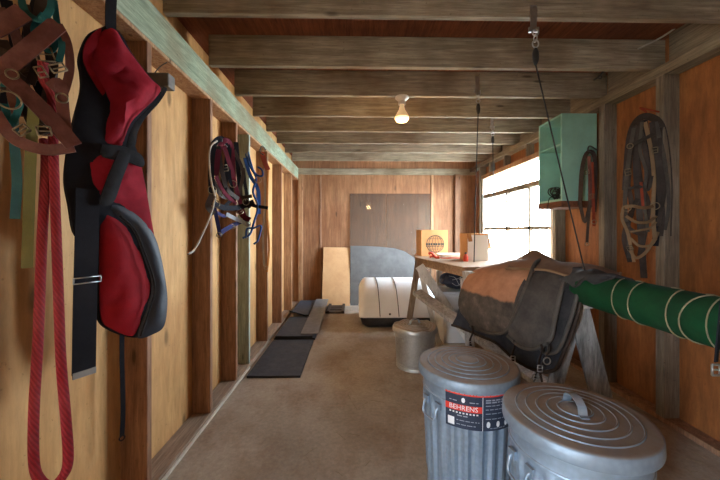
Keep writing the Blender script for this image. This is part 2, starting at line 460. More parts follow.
def mat_floor():
    m, nt, bs, N, L = newmat('concrete_floor')
    v = coords(nt)
    a = nz(nt, 1.3, 5, v, .6); b = nz(nt, 34, 6, v, .7); s = nz(nt, 3.5, 7, coords(nt, (1, .6, 1), (5, 2, 0)), .7)
    c = ramp(nt, a, [(.3, srgb(150, 140, 129)), (.5, srgb(174, 166, 156)), (.72, srgb(190, 183, 175))])
    c = mixc(nt, ramp(nt, s, [(.46, (0, 0, 0, 1)), (.7, (.55,)*3 + (1,))]), c, srgb(128, 100, 76))
    c = mixc(nt, .4, c, ramp(nt, b, [(.3, srgb(92, 80, 70)), (.7, srgb(188, 178, 166))]), 'OVERLAY')
    L(c, bs.inputs['Base Color']); bs.inputs['Roughness'].default_value = .72; bs.inputs['Specular IOR Level'].default_value = .3
    bump(nt, bs, b, .15, .004); return m
M['floor'] = mat_floor()

def mat_glass(name, tint, frost=.0):
    m, nt, bs, N, L = newmat(name)
    nt.nodes.remove(bs); out = nt.nodes['Material Output']
    tr = N('ShaderNodeBsdfTransparent'); tr.inputs[0].default_value = tint
    gl = N('ShaderNodeBsdfGlossy'); gl.inputs['Roughness'].default_value = .04
    fr = N('ShaderNodeFresnel'); fr.inputs[0].default_value = 1.45
    ge = N('ShaderNodeNewGeometry'); mt = N('ShaderNodeMath'); mt.operation = 'MULTIPLY_ADD'   # reflect at the outer face only
    L(ge.outputs['Backfacing'], mt.inputs[0]); mt.inputs[1].default_value = -1; mt.inputs[2].default_value = 1
    mu = N('ShaderNodeMath'); mu.operation = 'MULTIPLY'; L(mt.outputs[0], mu.inputs[0]); L(fr.outputs[0], mu.inputs[1])
    mx = N('ShaderNodeMixShader'); L(mu.outputs[0], mx.inputs[0]); L(tr.outputs[0], mx.inputs[1]); L(gl.outputs[0], mx.inputs[2])
    last = mx.outputs[0]
    if frost:
        df = N('ShaderNodeBsdfDiffuse'); df.inputs[0].default_value = (.30, .27, .23, 1)
        m2 = N('ShaderNodeMixShader'); m2.inputs[0].default_value = frost; L(last, m2.inputs[1]); L(df.outputs[0], m2.inputs[2]); last = m2.outputs[0]
    L(last, out.inputs[0]); return m
M['pane'] = mat_glass('window_glass', (.97, .98, .98, 1))
M['plexi'] = mat_glass('dusty_sheet', (.80, .75, .70, 1), .14)

def mat_emit(name, col, s):
    m, nt, bs, N, L = newmat(name)
    bs.inputs['Base Color'].default_value = (.9, .85, .7, 1); bs.inputs['Emission Color'].default_value = col; bs.inputs['Emission Strength'].default_value = s
    return m
M['bulb_neck'] = mat_emit('bulb_neck_glow', (1, .55, .2, 1), .25)
M['bulb'] = mat_emit('bulb_glow', (1, .62, .20, 1), 2.2)

# ------------------------------------------------------------------ room shell
XL, XLI, XR, XRI = -1.25, -1.107, 2.45, 2.33
YF, YB = -1.3, 6.42
ZP, ZD = 2.72, 2.955            # top of the wall plates, underside of the roof deck
struct('ground', bx((-14, -14, -.12), (16, 20, -.06)), plain('gravel', srgb(186, 182, 172), .9))
struct('floor', bx((XL-.1, YF-.1, -.06), (XR+.1, YB+.1, 0)), M['floor'])

DY0, DY1, DZ = -1.1, -.68, 2.0       # unseen opening added behind the camera, sized for the daylight it lets in
m = B(); box(m, (XL-.03, YF, 0), (XL, DY0, ZD)); box(m, (XL-.03, DY1, 0), (XL, YB, ZD)); box(m, (XL-.03, DY0, DZ), (XL, DY1, ZD))
wl = struct('wall_left', m, M['ply_left'])
def stud(parent, a, b, mat, name='wall_stud'):
    return bevel(struct(name, bx(a, b), mat, parent), .003, 1)
for y, mt in ((.93, 'stud'), (1.735, 'stud_dark'), (2.49, 'stud_dark'), (3.03, 'stud_dark'), (3.40, 'stud_green'), (4.12, 'stud_dark'), (4.92, 'stud_dark'), (5.72, 'stud')):
    stud(wl, (XL, y, .042), (XLI, y+.04, 2.47), M[mt])
stud(wl, (XL, .0, .0), (XLI, YB, .042), M['sill_plate'], 'bottom_plate')
stud(wl, (XL, -.9, 2.47), (XLI-.005, YB, 2.51), M['stud'], 'lower_top_plate')
stud(wl, (XLI-.04, -.9, 2.49), (XLI, YB-.02, 2.70), M['plate_green'], 'ledger_board')
stud(wl, (XL, -.9, 2.51), (XLI-.04, YB, 2.69), M['stud'], 'blocking')
struct('trim_1', bx((XLI, .0, .0), (XLI+.012, 3.4, .02)), M['white_paint'])

wb = struct('wall_back', bx((XL, YB, 0), (XR, YB+.03, ZD)), M['ply_back'])
stud(wb, (XL, YB-.035, 2.575), (XR, YB, 2.70), M['joist'], 'top_plate')
stud(wb, (-.685, YB-.012, .05), (-.645, YB, 2.575), M['stud_dark'], 'batten')
stud(wb, (2.02, YB-.09, .0), (2.12, YB, 2.575), M['stud_dark'])
stud(wb, (1.55, YB-.02, .0), (1.60, YB, 2.575), M['stud'], 'batten')
stud(wb, (XLI, YB-.04, .0), (XLI+.09, YB, 2.575), M['stud'])
stud(wb, (-1.0, YB-.03, 0), (2.0, YB, .04), M['sill_plate'], 'bottom_plate')

WY0, WY1, WZ0, WZ1 = 3.76, 5.86, 1.04, 2.40
m = B()
box(m, (XR, YF, 0), (XR+.03, WY0, ZD)); box(m, (XR, WY1, 0), (XR+.03, YB, ZD)); box(m, (XR, WY0, 0), (XR+.03, WY1, WZ0)); box(m, (XR, WY0, WZ1), (XR+.03, WY1, ZD))
wr = struct('wall_right', m, M['ply_right'])
for y in (.6, 1.25, 2.36, 2.935, 3.66, 5.88):
    stud(wr, (XRI, y, .04), (XR, y+.07 if 2 < y < 3 else y+.045, 2.63), M['stud_grey'])
for y in (4.3, 4.95, 5.5): stud(wr, (XRI+.02, y, 2.47), (XR, y+.04, 2.63), M['stud_grey'], 'cripple_stud')
stud(wr, (XRI, -.9, 2.63), (XR, YB, 2.71), M['plate_grey'], 'top_plate')
stud(wr, (XRI+.03, WY0-.1, 2.40), (XR, WY1+.06, 2.47), M['stud'], 'window_header')
stud(wr, (XRI+.01, -1, 0), (XR, YB, .04), M['stud_dark'], 'bottom_plate')
for k, y in enumerate((-.5, .1, .70, 1.30, 1.88, 2.47, 3.0, 3.54, 4.08, 4.63, 5.17)):
    stud(wr, (XRI+.075, y+.045, 2.71), (XR, y+.52, ZD), M['plate_grey'], 'blocking')
# window in the right wall
win = struct('window_1', B() if False else box(box(B(), (XRI+.03, WY0, WZ0-.05), (XR+.02, WY0+.05, WZ1)), (XRI+.03, WY1-.06, WZ0-.05), (XR+.02, WY1, WZ1)), M['white_paint'])
struct('window_sill', bx((XRI-.03, WY0, WZ0-.05), (XR+.02, WY1, WZ0)), M['white_paint'], win)
struct('window_rail', bx((XRI+.04, WY0+.05, 2.04), (XR, WY1-.06, 2.11)), M['stud_grey'], win)
for y in (4.31, 4.95): struct('muntin', bx((XRI+.05, y-.024, WZ0), (XR-.02, y+.024, 2.05)), M['stud_grey'], win)
struct('muntin', bx((XRI+.05, WY0+.05, 1.468), (XR-.02, WY1-.06, 1.512)), M['stud_grey'], win)
for a, b in ((WY0+.05, 4.298), (4.322, 4.938), (4.962, WY1-.06)):
    for z0, z1 in ((WZ0, 1.478), (1.502, 2.05)):
        struct('pane', bx((XRI+.08, a, z0), (XRI+.084, b, z1)), M['pane'], win)
struct('pane', bx((XRI+.08, WY0+.05, 2.10), (XRI+.084, WY1-.06, WZ1)), M['pane'], win)

struct('wall_front', bx((XL-.03, YF-.03, 0), (XR+.03, YF, ZD)), M['ply_left'])

ce = struct('ceiling', bx((XL-.1, YF-.1, ZD), (XR+.1, YB+.1, ZD+.03)), M['deck'])
for k, y in enumerate((-.5, .1, .70, 1.30, 1.88, 2.47, 3.0, 3.54, 4.08, 4.63, 5.17, 5.78)):
    x1 = XR if k % 2 else 2.40
    bevel(struct('ceiling_joist', bx((XLI-.005, y, ZP), (x1, y+.042, ZD)), M['joist'], ce), .003, 1)
for k in range(1, 24):
    pass

# ------------------------------------------------------------------ bulb
bp = at(402, 97, 3.02); bz = ZP
t = thing('ceiling_light', 'glowing reflector bulb in white porcelain holder under a joist', 'light', (bp.x, 3.02, bz))
obj('lamp_holder', lathe(B(), [(0, 0), (.062, 0), (.064, -.014), (.05, -.028), (.034, -.04), (.034, -.075), (0, -.078)], (bp.x, 3.02, bz), 28), M['porcelain'], t, True, 40)
b = obj('bulb', lathe(B(), [(0, -.06), (.02, -.065), (.022, -.095), (.03, -.125), (.06, -.178), (.067, -.198)], (bp.x, 3.02, bz), 28), M['bulb_neck'], t, True)
b = obj('lens', lathe(B(), [(.067, -.198), (.066, -.212), (.05, -.232), (0, -.243)], (bp.x, 3.02, bz), 28), M['bulb'], t, True)
b['label'] = 'amber lit lens'
L = bpy.data.lights.new('bulb_light', 'POINT'); L.energy = 9; L.color = (1, .62, .28); L.shadow_soft_size = .06
lo = bpy.data.objects.new('bulb_light', L); C.objects.link(lo); lo.location = (bp.x, 3.02, bz-.30)

# ------------------------------------------------------------------ galvanised cans
def can(c, H, rt, rb, rl, label, flutes, body, lidm, handle_ang, lid_handle=None, lid_rough=0.):
    t = thing('trash_can', label, 'trash can', c, 'galvanised trash cans')
    zt = H - .05
    def fl(a, r, z):
        if flutes and .10*H < z < .80*H:
            e = min(1, (z-.10*H)/.03, (.80*H-z)/.03)
            s = math.sin(a*flutes); return r + .0062*e*max(-.6, min(.6, s*1.6))/.6
        return r
    prof = [(0, .012), (rb-.012, .012), (rb-.008, 0), (rb+.004, 0), (rb+.004, .02), (rb, .03)]
    n = 30
    for i in range(n+1):
        z = .04 + (zt-.045)*i/n; prof.append((rb + (rt-rb)*z/zt, z))
    prof += [(rt+.008, zt+.004), (rt+.008, zt+.014), (rt-.004, zt+.014), (rt-.006, zt-.03), (rb-.01, .03), (0, .03)]
    obj('body', lathe(B(), prof, c, 176 if flutes else 64, fl), body, t, True, 35)
    # hoop seam under the rim
    for z in ((.80*H+.012,) if flutes else (.86*H, .12*H)):
        r = rb + (rt-rb)*z/zt
        obj('hoop', lathe(B(), [(r, z-.006), (r+.006, z-.003), (r+.006, z+.003), (r, z+.006)], c, 64), body, t, True)
    # lid with pressed rings
    k = rl; z0 = H
    lp = [(rl-.006, z0-.052), (rl+.001, z0-.053), (rl+.003, z0-.046), (rl+.001, z0-.008), (rl-.002, z0-.002), (rl-.010, z0+.001)]
    rr = rl-.02; lev = 0.
    for j in range(5):
        w = (rl-.05)/5.6
        lp += [(rr-w*.10, z0+lev+.0005), (rr-w*.74, z0+lev+.002), (rr-w*.80, z0+lev+.0062), (rr-w*.88, z0+lev+.0066), (rr-w*.95, z0+lev+.0036)]
        rr -= w; lev += .0035
    lp += [(rr*.6, z0+lev+.008), (0, z0+lev+.010)]
    lm = lathe(B(), lp, c, 72)
    if lid_rough:
        for v in lm.verts:
            if v.co.z > c[2]+H-.02: v.co.z += lid_rough*noise.noise(v.co*11)
    lid = obj('lid', lm, lidm, t, True, 50)
    s = lid.modifiers.new('solid', 'SOLIDIFY'); s.thickness = .0025
    if lid_handle is not None:
        a = lid_handle; d = V(math.cos(a), math.sin(a), 0); n_ = V(-d.y, d.x, 0); cc = Vector(c) + V(0, 0, H+.018)
        pts = [cc - d*.078, cc - d*.06 + V(0, 0, .004), cc - d*.05 + V(0, 0, .032), cc - d*.02 + V(0, 0, .048), cc + d*.02 + V(0, 0, .048), cc + d*.05 + V(0, 0, .032), cc + d*.06 + V(0, 0, .004), cc + d*.078]
        P = cr(pts, 5); mh = B()
        fr = frames(P)
        ribbon(mh, pts, .03, .006, V(0, 0, 1) if False else n_.cross(d), 5) if False else None
        rings = []
        for i, p in enumerate(P):
            tt = (P[min(i+1, len(P)-1)] - P[max(i-1, 0)]).normalized(); nn = n_.cross(tt)
            rings.append([mh.verts.new(p + n_*sx*.017 + nn*sy) for sx, sy in ((-1, 0), (-.5, .004), (0, .0055), (.5, .004), (1, 0), (1, -.003), (-1, -.003))])
        for r0, r1 in zip(rings, rings[1:]):
            for q in range(7): mh.faces.new((r0[q], r0[(q+1) % 7], r1[(q+1) % 7], r1[q]))
        mh.faces.new(rings[0]); mh.faces.new(rings[-1][::-1])
        obj('lid_handle', mh, M['galv'], lid, True, 50)
    for a in (handle_ang, handle_ang + PI):
        d = V(math.cos(a), math.sin(a), 0); n_ = V(-d.y, d.x, 0); z = .76*H; r = rb + (rt-rb)*z/zt + .010
        base = Vector(c) + d*r + V(0, 0, z); k = H/.7
        mh = tube(B(), [base - n_*.055*k, base - n_*.05*k + d*.014 - V(0, 0, .02)*k, base - n_*.042*k + d*.022 - V(0, 0, .07)*k, base + n_*.042*k + d*.022 - V(0, 0, .07)*k, base + n_*.05*k + d*.014 - V(0, 0, .02)*k, base + n_*.055*k], .0055*k, 8, 5)
        for s_ in (-1, 1):
            q = base + n_*.05*k*s_
            plank(mh, q - n_*.02*k + d*.001, q + n_*.02*k + d*.001, .035*k, .012, d)
        obj('side_handle', mh, body, t, True, 45)
    return t

CAN1 = (.648, 1.82, 0.); H1 = .70
c1 = can(CAN1, H1, .247, .218, .272, 'tall fluted trash can with a dark paper label on its front', 22, M['galv'], M['galv_lid'], math.radians(205))
CAN2 = (.912, 1.305, 0.)
c2 = can(CAN2, H1, .247, .218, .272, 'fluted trash can nearest the camera with arched handle on its lid', 22, M['galv'], M['galv_lid'], math.radians(190), math.radians(-98))
CAN3 = (.655, 3.44, 0.)
c3 = can(CAN3, .435, .218, .19, .236, 'small plain silver trash can standing in front of white cargo box', 0, M['galv_old'], M['galv_old'], math.radians(215), math.radians(25), .02)

# paper label wrapped round the tall can
def label_on_can():
    c = CAN1; th0 = math.atan2(-c[1], -c[0]) + math.radians(15); half = math.radians(39)
    zt = .65; zb = .462; R0 = .2585
    def P(s, v, o=0.):      # s in -1..1 left to right as seen, v 0 bottom..1 top
        a = th0 + s*half; z = zb + (zt-zb)*v
        r = R0 - .028*(.6-z) + o
        return V(c[0] + r*math.cos(a), c[1] + r*math.sin(a), z)
    def patch(bm, s0, s1, v0, v1, o, n=None):
        n = n or max(1, int(abs(s1-s0)*16)); lo = []; hi = []
        for i in range(n+1):
            s = s0 + (s1-s0)*i/n; lo.append(bm.verts.new(P(s, v0, o))); hi.append(bm.verts.new(P(s, v1, o)))
        for i in range(n): bm.faces.new((lo[i], lo[i+1], hi[i+1], hi[i]))
        return bm
    lab = B(); patch(lab, -1, 1, 0, 1, 0, 32)
    ext = bmesh.ops.extrude_face_region(lab, geom=lab.faces[:])
    for v in [g for g in ext['geom'] if isinstance(g, bmesh.types.BMVert)]:
        d = V(v.co.x-c[0], v.co.y-c[1], 0).normalized(); v.co -= d*.0015
    bm = lab
    def ink(i):                     # everything drawn since the last call gets material i
        bm.faces.ensure_lookup_table()
        for f in bm.faces[ink.n:]: f.material_index = i
        ink.n = len(bm.faces)
    ink.n = 0; ink(0)
    g = w = m = bm
    patch(m, -1, 1, .90, 1, .0008); patch(m, -1, .02, .47, .64, .0008); ink(1)
    text_mesh(m, 'BEHRENS', .034, lambda x, y: P(-.49 + x/(.258*half), .555 + y/(zt-zb), .0016))
    patch(w, .03, .045, .0, .9, .0012); patch(w, -.93, -.74, .06, .27, .0012)
    for s in (.2, .5, .78):
        cc = [(s + .055*math.cos(2*PI*k/12), .17 + .055*1.9*math.sin(2*PI*k/12)*.8) for k in range(12)]
        w.faces.new([w.verts.new(P(x, y, .0012)) for x, y in cc])
    cc = [(-.49 + .05*math.cos(2*PI*k/12), .77 + .07*math.sin(2*PI*k/12)) for k in range(12)]
    w.faces.new([w.verts.new(P(x, y, .0012)) for x, y in cc])
    for k in range(9): patch(w, -.88 + k*.093, -.88 + k*.093 + .05, .40, .44, .0012, 1)
    ink(2)
    rnd = random.Random(3)
    def words(s0, s1, v, h):
        s = s0
        while s < s1 - .03:
            l = rnd.uniform(.05, .16); patch(g, s, min(s+l, s1), v, v+h, .0012, 2); s += l + .03
    words(-.95, .95, .935, .03)
    words(-.88, -.66, .72, .025); words(-.32, -.08, .72, .025); words(-.66, -.32, .33, .03)
    words(-.68, -.05, .21, .02); words(-.68, -.15, .10, .02)
    for v, e in ((.80, .7), (.74, .75), (.66, .9), (.56, .9), (.45, .92), (.31, .8)): words(.12, e, v, .035 if v > .7 else .022)
    words(.25, .75, .06, .02)
    ink(3)
    lo = obj('paper_label', lab, [M['label_navy'], M['label_red'], M['label_white'], M['label_grey']], c1)
    lo['label'] = 'navy and red paper label'
label_on_can()

# ------------------------------------------------------------------ floor mats along the left wall
def mat_slab(name, x0, x1, y0, y1, z0, th, label, curl=0., skew=0.):
    m = B(); n = 10
    def zz(u, v): return z0 + (curl*max(0, 1-v*3)**2*max(0, 1-u*2.0) if curl else 0) + .0
    g = [[[None]*2 for _ in range(n+1)] for _ in range(n+1)]
    for j in range(n+1):
        for i in range(n+1):
            u, v = i/n, j/n; z = zz(u, v) + .002*noise.noise(V(u*4, v*4, z0*50))
            for k in (0, 1): g[j][i][k] = m.verts.new((x0 + (x1-x0)*u + skew*v, y0 + (y1-y0)*v, z + k*th))
    for j in range(n):
        for i in range(n):
            m.faces.new([g[a][b][1] for a, b in ((j,i),(j,i+1),(j+1,i+1),(j+1,i))]); m.faces.new([g[a][b][0] for a, b in ((j,i),(j+1,i),(j+1,i+1),(j,i+1))])
    for i in range(n):
        for (a, b) in (((0,i),(0,i+1)), ((n,i+1),(n,i)), ((i+1,0),(i,0)), ((i,n),(i+1,n))):
            f = m.faces.new((g[a[0]][a[1]][0], g[b[0]][b[1]][0], g[b[0]][b[1]][1], g[a[0]][a[1]][1])); f.material_index = 1
    return tag(obj(name, m, [M['rubber'], M['rubber_edge']]), label, 'rubber mat', 'black rubber mats by the left wall')
mat_slab('rubber_mat', -1.055, -.53, 3.17, 4.22, .001, .022, 'black rubber mat nearest the camera, flat on bare concrete')
mat_slab('rubber_mat', -1.06, -.52, 4.26, 5.32, .001, .03, 'black rubber mat lying flat under the middle of the row')
mat_slab('rubber_mat', -1.04, -.55, 4.25, 5.2, .034, .026, 'black rubber mat on top of another, in the middle of the row')
mat_slab('rubber_mat', -1.05, -.56, 5.22, 6.3, .064, .026, 'black rubber mat at far end of row with curled near corner', .07)
m = B(); plank(m, V(-.60, 4.30, .070), V(-.61, 6.2, .130), .23, .012, V(0, 0, 1))
tag(obj('metal_strip', m, M['strip']), 'long grey metal strip lying on top of the black mats', 'metal strip')
m = B()
for k in range(3): box(m, (-.50, 5.62+k*.19, .0), (-.17, 5.76+k*.19, .03))
for x in (-.48, -.22): box(m, (x, 5.6, .03), (x+.05, 6.18, .05))
tag(obj('slatted_grate', m, plain('dark_grate', (.035, .022, .016, 1), .7)), 'small dark slatted grate on floor before tan board', 'grate')

# ------------------------------------------------------------------ boards leaning on the back wall
def lean(name, poly, y0, y1, th, mat, label, cat):
    """poly in (x, height); foot at y0, height 1.0 leans to y1"""
    m = B(); f = []; b = []
    for x, h in poly:
        y = y0 + (y1-y0)*h; f.append(m.verts.new((x, y, h))); b.append(m.verts.new((x, y+th, h)))
    n = len(poly); m.faces.new(f); m.faces.new(b[::-1])
    for i in range(n): m.faces.new((f[i], b[i], b[(i+1) % n], f[(i+1) % n]))
    return tag(obj(name, m, mat), label, cat)
lean('board', [(-.62, .0), (-.08, .0), (-.08, 1.12), (-.60, 1.13)], 6.20, 6.33, .02, M['tan_board'], 'smooth tan board leaning on back wall beside the mats', 'board')
lean('grey_sheet', [(-.07, 0), (1.30, 0), (1.28, .80), (1.18, .93), (1.0, 1.05), (.8, 1.11), (.5, 1.14), (.2, 1.155), (-.07, 1.16)], 6.235, 6.30, .012, M['grey_sheet'], 'dark grey scuffed sheet with curved top leaning behind cargo box', 'sheet')
lean('clear_panel', [(-.08, .02), (.64, .02), (.64, 2.2), (-.08, 2.2)], 6.325, 6.363, .006, M['plexi'], 'hazy clear panel behind the tan board, left of two', 'panel')
lean('clear_panel', [(.65, .02), (1.54, .02), (1.54, 2.2), (.65, 2.2)], 6.325, 6.363, .006, M['plexi'], 'hazy clear panel beside the window glare, right of two', 'panel')

# ------------------------------------------------------------------ roof cargo box
def cargo():
    t = thing('cargo_box', 'white roof cargo box with black base on the floor', 'cargo box', (.68, 5.15, 0))
    x0, x1 = .085, 1.27
    def section(s, grow=0.):
        y0, y1 = 4.70, 5.62; f = s
        pr = [(4.70, .175), (4.715, .215), (4.80, .36), (4.90, .50), (5.02, .60), (5.2, .655), (5.4, .665), (5.54, .62), (5.60, .42), (5.62, .175)]
        cy = 5.18; return [(cy + (y-cy)*(1 - .10*(1-f)) , .175 + (z-.175)*(1-.30*(1-f)) + grow) for y, z in pr]
    def lid_at(x):
        e = min((x-x0)/.10, (x1-x)/.22); return 1 if e >= 1 else max(0, 1-(1-e)**2)
    xs = [x0, x0+.01, x0+.03, x0+.06, x0+.10] + [x0+.10+(x1-.22-x0-.10)*i/8 for i in range(1, 9)] + [x1-.16, x1-.1, x1-.05, x1-.02, x1]
    m = B(); R = []
    for x in xs:
        P = cr([(x, y, z) for y, z in section(lid_at(x))], 4)
        R.append([m.verts.new(p) for p in P])
    for a, b in zip(R, R[1:]):
        for i in range(len(a)-1): m.faces.new((a[i], a[i+1], b[i+1], b[i]))
    m.faces.new(R[0]); m.faces.new(R[-1][::-1])
    for a, b in zip(R, R[1:]): m.faces.new((a[-1], a[0], b[0], b[-1]))
    lid = obj('lid', m, M['cargo_white'], t, True, 50)
    for xx in (.385, .665):
        P = [p + V(0, -.003, .004) for p in cr([(xx + (y-4.7)*-.045, y, z) for y, z in section(1)], 4)]
        obj('seam', tube(B(), P[:26], .006, 6, 0), M['cargo_black'], lid)
    p = V(.53, 4.705, .225); obj('lock', lathe(B(), [(0, -.012), (.014, -.012), (.014, .012), (0, .012)], p, 16), M['cargo_black'], t)
    b = B(); lo = [(x0+.03, 4.76), (x1-.03, 4.76), (x1-.03, 5.56), (x0+.03, 5.56)]
    poly = []
    def rr(X0, X1, Y0, Y1, r): 
        o = []
        for cx, cy, a0 in ((X1-r, Y0+r, -90), (X1-r, Y1-r, 0), (X0+r, Y1-r, 90), (X0+r, Y0+r, 180)):
            for k in range(7): a = math.radians(a0+15*k); o.append((cx+r*math.cos(a), cy+r*math.sin(a)))
        return o
    A = rr(x0+.09, x1-.09, 4.84, 5.5, .08); D = rr(x0+.01, x1-.01, 4.72, 5.61, .08)
    rings = []
    for P, z in ((A, .0), (rr(x0+.04, x1-.04, 4.77, 5.55, .08), .05), (D, .15), (D, .178)): rings.append([b.verts.new((x, y, z)) for x, y in P])
    n = len(A)
    for r0, r1 in zip(rings, rings[1:]):
        for i in range(n): b.faces.new((r0[i], r0[(i+1) % n], r1[(i+1) % n], r1[i]))
    b.faces.new(rings[0][::-1]); b.faces.new(rings[-1])
    obj('base', b, M['cargo_black'], t, True, 40)
    lip = B(); ri = [[lip.verts.new((x, y, z)) for x, y in rr(x0-.006+e, x1+.006-e, 4.694+e, 5.626-e, .07)] for e, z in ((.01, .170), (0, .174), (0, .19), (.012, .196))]
    for r0, r1 in zip(ri, ri[1:]):
        for i in range(n): lip.faces.new((r0[i], r0[(i+1) % n], r1[(i+1) % n], r1[i]))
    obj('rim', lip, M['cargo_white'], t, True)
cargo()

# ------------------------------------------------------------------ workbench and what lies on it
BZ = 1.08
t = thing('workbench', 'worn wooden workbench under the window', 'workbench', (1.6, 4.2, 0))
A_, B_, C_, D_, E_ = (.865, 4.50), (1.115, 3.24), (2.31, 3.46), (2.31, 5.12), (.965, 5.12)
bevel(obj('bench_top', prism(B(), [A_, B_, C_, D_, E_], BZ-.022, BZ), M['bench'], t), .003, 1)
def edge_board(p, q, z0, z1, th=.03, inset=.01):
    p = V(p[0], p[1], 0); q = V(q[0], q[1], 0); d = (q-p).normalized(); n_ = V(d.y, -d.x, 0)
    c_ = V(1.6, 4.2, 0) - p; n_ = n_ if n_.dot(c_) > 0 else -n_
    o = [p+n_*inset+d*.02, q+n_*inset-d*.02, q+n_*(inset+th)-d*.02, p+n_*(inset+th)+d*.02]
    return prism(B(), [(v.x, v.y) for v in o], z0, z1)
for p, q in ((A_, B_), (B_, C_), (D_, E_), (E_, A_)): obj('apron', edge_board(p, q, BZ-.10, BZ-.022), M['bench'], t)
for (tx, ty), (fx, fy), mt in (((.905, 4.46), (.755, 4.52), 'bench_leg'), ((1.235, 4.61), (1.235, 4.61), 'white_paint'), ((2.2, 5.0), (2.2, 5.0), 'bench_leg'), ((2.2, 3.6), (2.2, 3.6), 'bench_leg'), ((1.33, 3.40), (1.33, 3.40), 'bench_leg')):
    top = V(tx, ty, BZ-.024); ft = V(fx, fy, 0)
    m = B(); plank(m, top, ft, .075, .05, V(0, -1, 0)); obj('leg', m, M[mt], t)

def cardbox():
    x0, x1, y0, y1, z0, z1 = .985, 1.375, 4.66, 5.04, BZ+.001, BZ+.385
    t = thing('cardboard_box', 'brown cardboard box with round globe print, on bench far corner', 'box', ((x0+x1)/2, (y0+y1)/2, z0))
    obj('tape', bx((x0+.165, y0-.0006, z1-.0), (x0+.225, y1, z1+.0015)), M['cardboard_dark'], t)
    c = V(x0+.205, y0-.002, z0+.18); m = bx((x0, y0, z0), (x1, y1, z1))
    def arc(f, r=.0035): tube(m, [c + V(x, 0, z) for x, z in f], r, 5, 0)
    R = .125
    arc([(R*math.cos(2*PI*k/40), R*math.sin(2*PI*k/40)) for k in range(41)], .0045)
    for e in (.35, .75): 
        for s in (-1, 1): arc([(s*e*R*math.cos(a), R*math.sin(a)) for a in [(-PI/2+PI*k/20) for k in range(21)] if abs(R*math.sin(a)) > .04 or True], .003)
    arc([(0, -R), (0, R)], .003)
    for z in (-.075, .075): arc([(-math.sqrt(R*R-z*z), z), (math.sqrt(R*R-z*z), z)], .003)
    rnd = random.Random(5)
    for row, (z, h) in enumerate(((-.022, .034), (-.045, .012))):
        x = -.135
        while x < .125:
            w = rnd.uniform(.016, .03) if row == 0 else rnd.uniform(.008, .02)
            box(m, (c.x+x, y0-.0035, c.z+z), (c.x+x+w, y0-.0005, c.z+z+h)); x += w + .008
    m.faces.ensure_lookup_table()
    for f in m.faces[6:]: f.material_index = 1
    obj('carton', m, [M['cardboard'], M['print']], t)
cardbox()

t = thing('open_carton', 'open white and kraft carton on workbench beside the window', 'carton', (1.55, 4.0, BZ))
m = B()
x0, x1, y0, y1, z0, z1 = 1.40, 1.66, 3.93, 4.2, BZ+.001, BZ+.34
for a, b in (((x0, y0, z0), (x1, y1, z0+.006)), ((x0, y0, z0), (x0+.006, y1, z1)), ((x1-.006, y0, z0), (x1, y1, z1)), ((x0, y1-.006, z0), (x1, y1, z1))): box(m, a, b)
obj('carton_shell', m, M['cardboard'], t)
m = B(); box(m, (x0+.006, y0-.004, z0), (x1, y0, z1-.02)); obj('front_panel', m, M['white_card'], t)
m = B(); plank(m, V(x1+.003, (y0+y1)/2, z1), V(x1+.05, (y0+y1)/2, z1-.2), .26, .005, V(1, 0, .4)); obj('flap', m, M['white_card'], t)
m = B(); plank(m, V(x0+.02, y0-.006, z1), V(x0+.03, y0-.03, z1-.1), .05, .004, V(0, -1, 0)); obj('flap', m, M['cardboard_dark'], t)

t = thing('parts_tray', 'low white tray on workbench with red lip', 'tray', (1.38, 4.36, BZ))
m = B(); box(m, (1.17, 4.28, BZ+.001), (1.60, 4.5, BZ+.008))
for a, b in (((1.17, 4.28, BZ+.001), (1.18, 4.5, BZ+.05)), ((1.59, 4.28, BZ+.001), (1.60, 4.5, BZ+.05)), ((1.17, 4.49, BZ+.001), (1.60, 4.5, BZ+.06)), ((1.17, 4.28, BZ+.012), (1.60, 4.29, BZ+.05))): box(m, a, b)
obj('tray_body', m, M['white_card'], t)
obj('lip', bx((1.17, 4.275, BZ+.001), (1.60, 4.281, BZ+.014)), M['red_plastic'], t)
t = thing('clamp', 'small red hand clamp lying at end of white tray', 'clamp', (1.06, 4.28, BZ))
m = tube(B(), [V(1.00, 4.27, BZ+.06), V(1.03, 4.27, BZ+.075), V(1.07, 4.27, BZ+.05), V(1.10, 4.26, BZ+.015), V(1.14, 4.25, BZ+.02)], .018, 8, 5); obj('handle', m, M['red_plastic'], t, True)
m = tube(B(), [V(1.02, 4.29, BZ+.02), V(1.06, 4.3, BZ+.03), V(1.12, 4.31, BZ+.018)], .016, 8, 5); obj('jaw', m, M['red_plastic'], t, True)
t = thing('bottle', 'small red bottle on workbench beside the open carton', 'bottle', (1.365, 3.88, BZ))
obj('body', lathe(B(), [(0, 0), (.028, 0), (.03, .01), (.03, .06), (.014, .078), (.013, .09), (0, .09)], (1.365, 3.88, BZ+.001), 20), M['red_plastic'], t, True, 40)
obj('cap', lathe(B(), [(0, .088), (.015, .088), (.014, .11), (0, .112)], (1.365, 3.88, BZ+.001), 16), M['dark_steel'], t, True, 40)

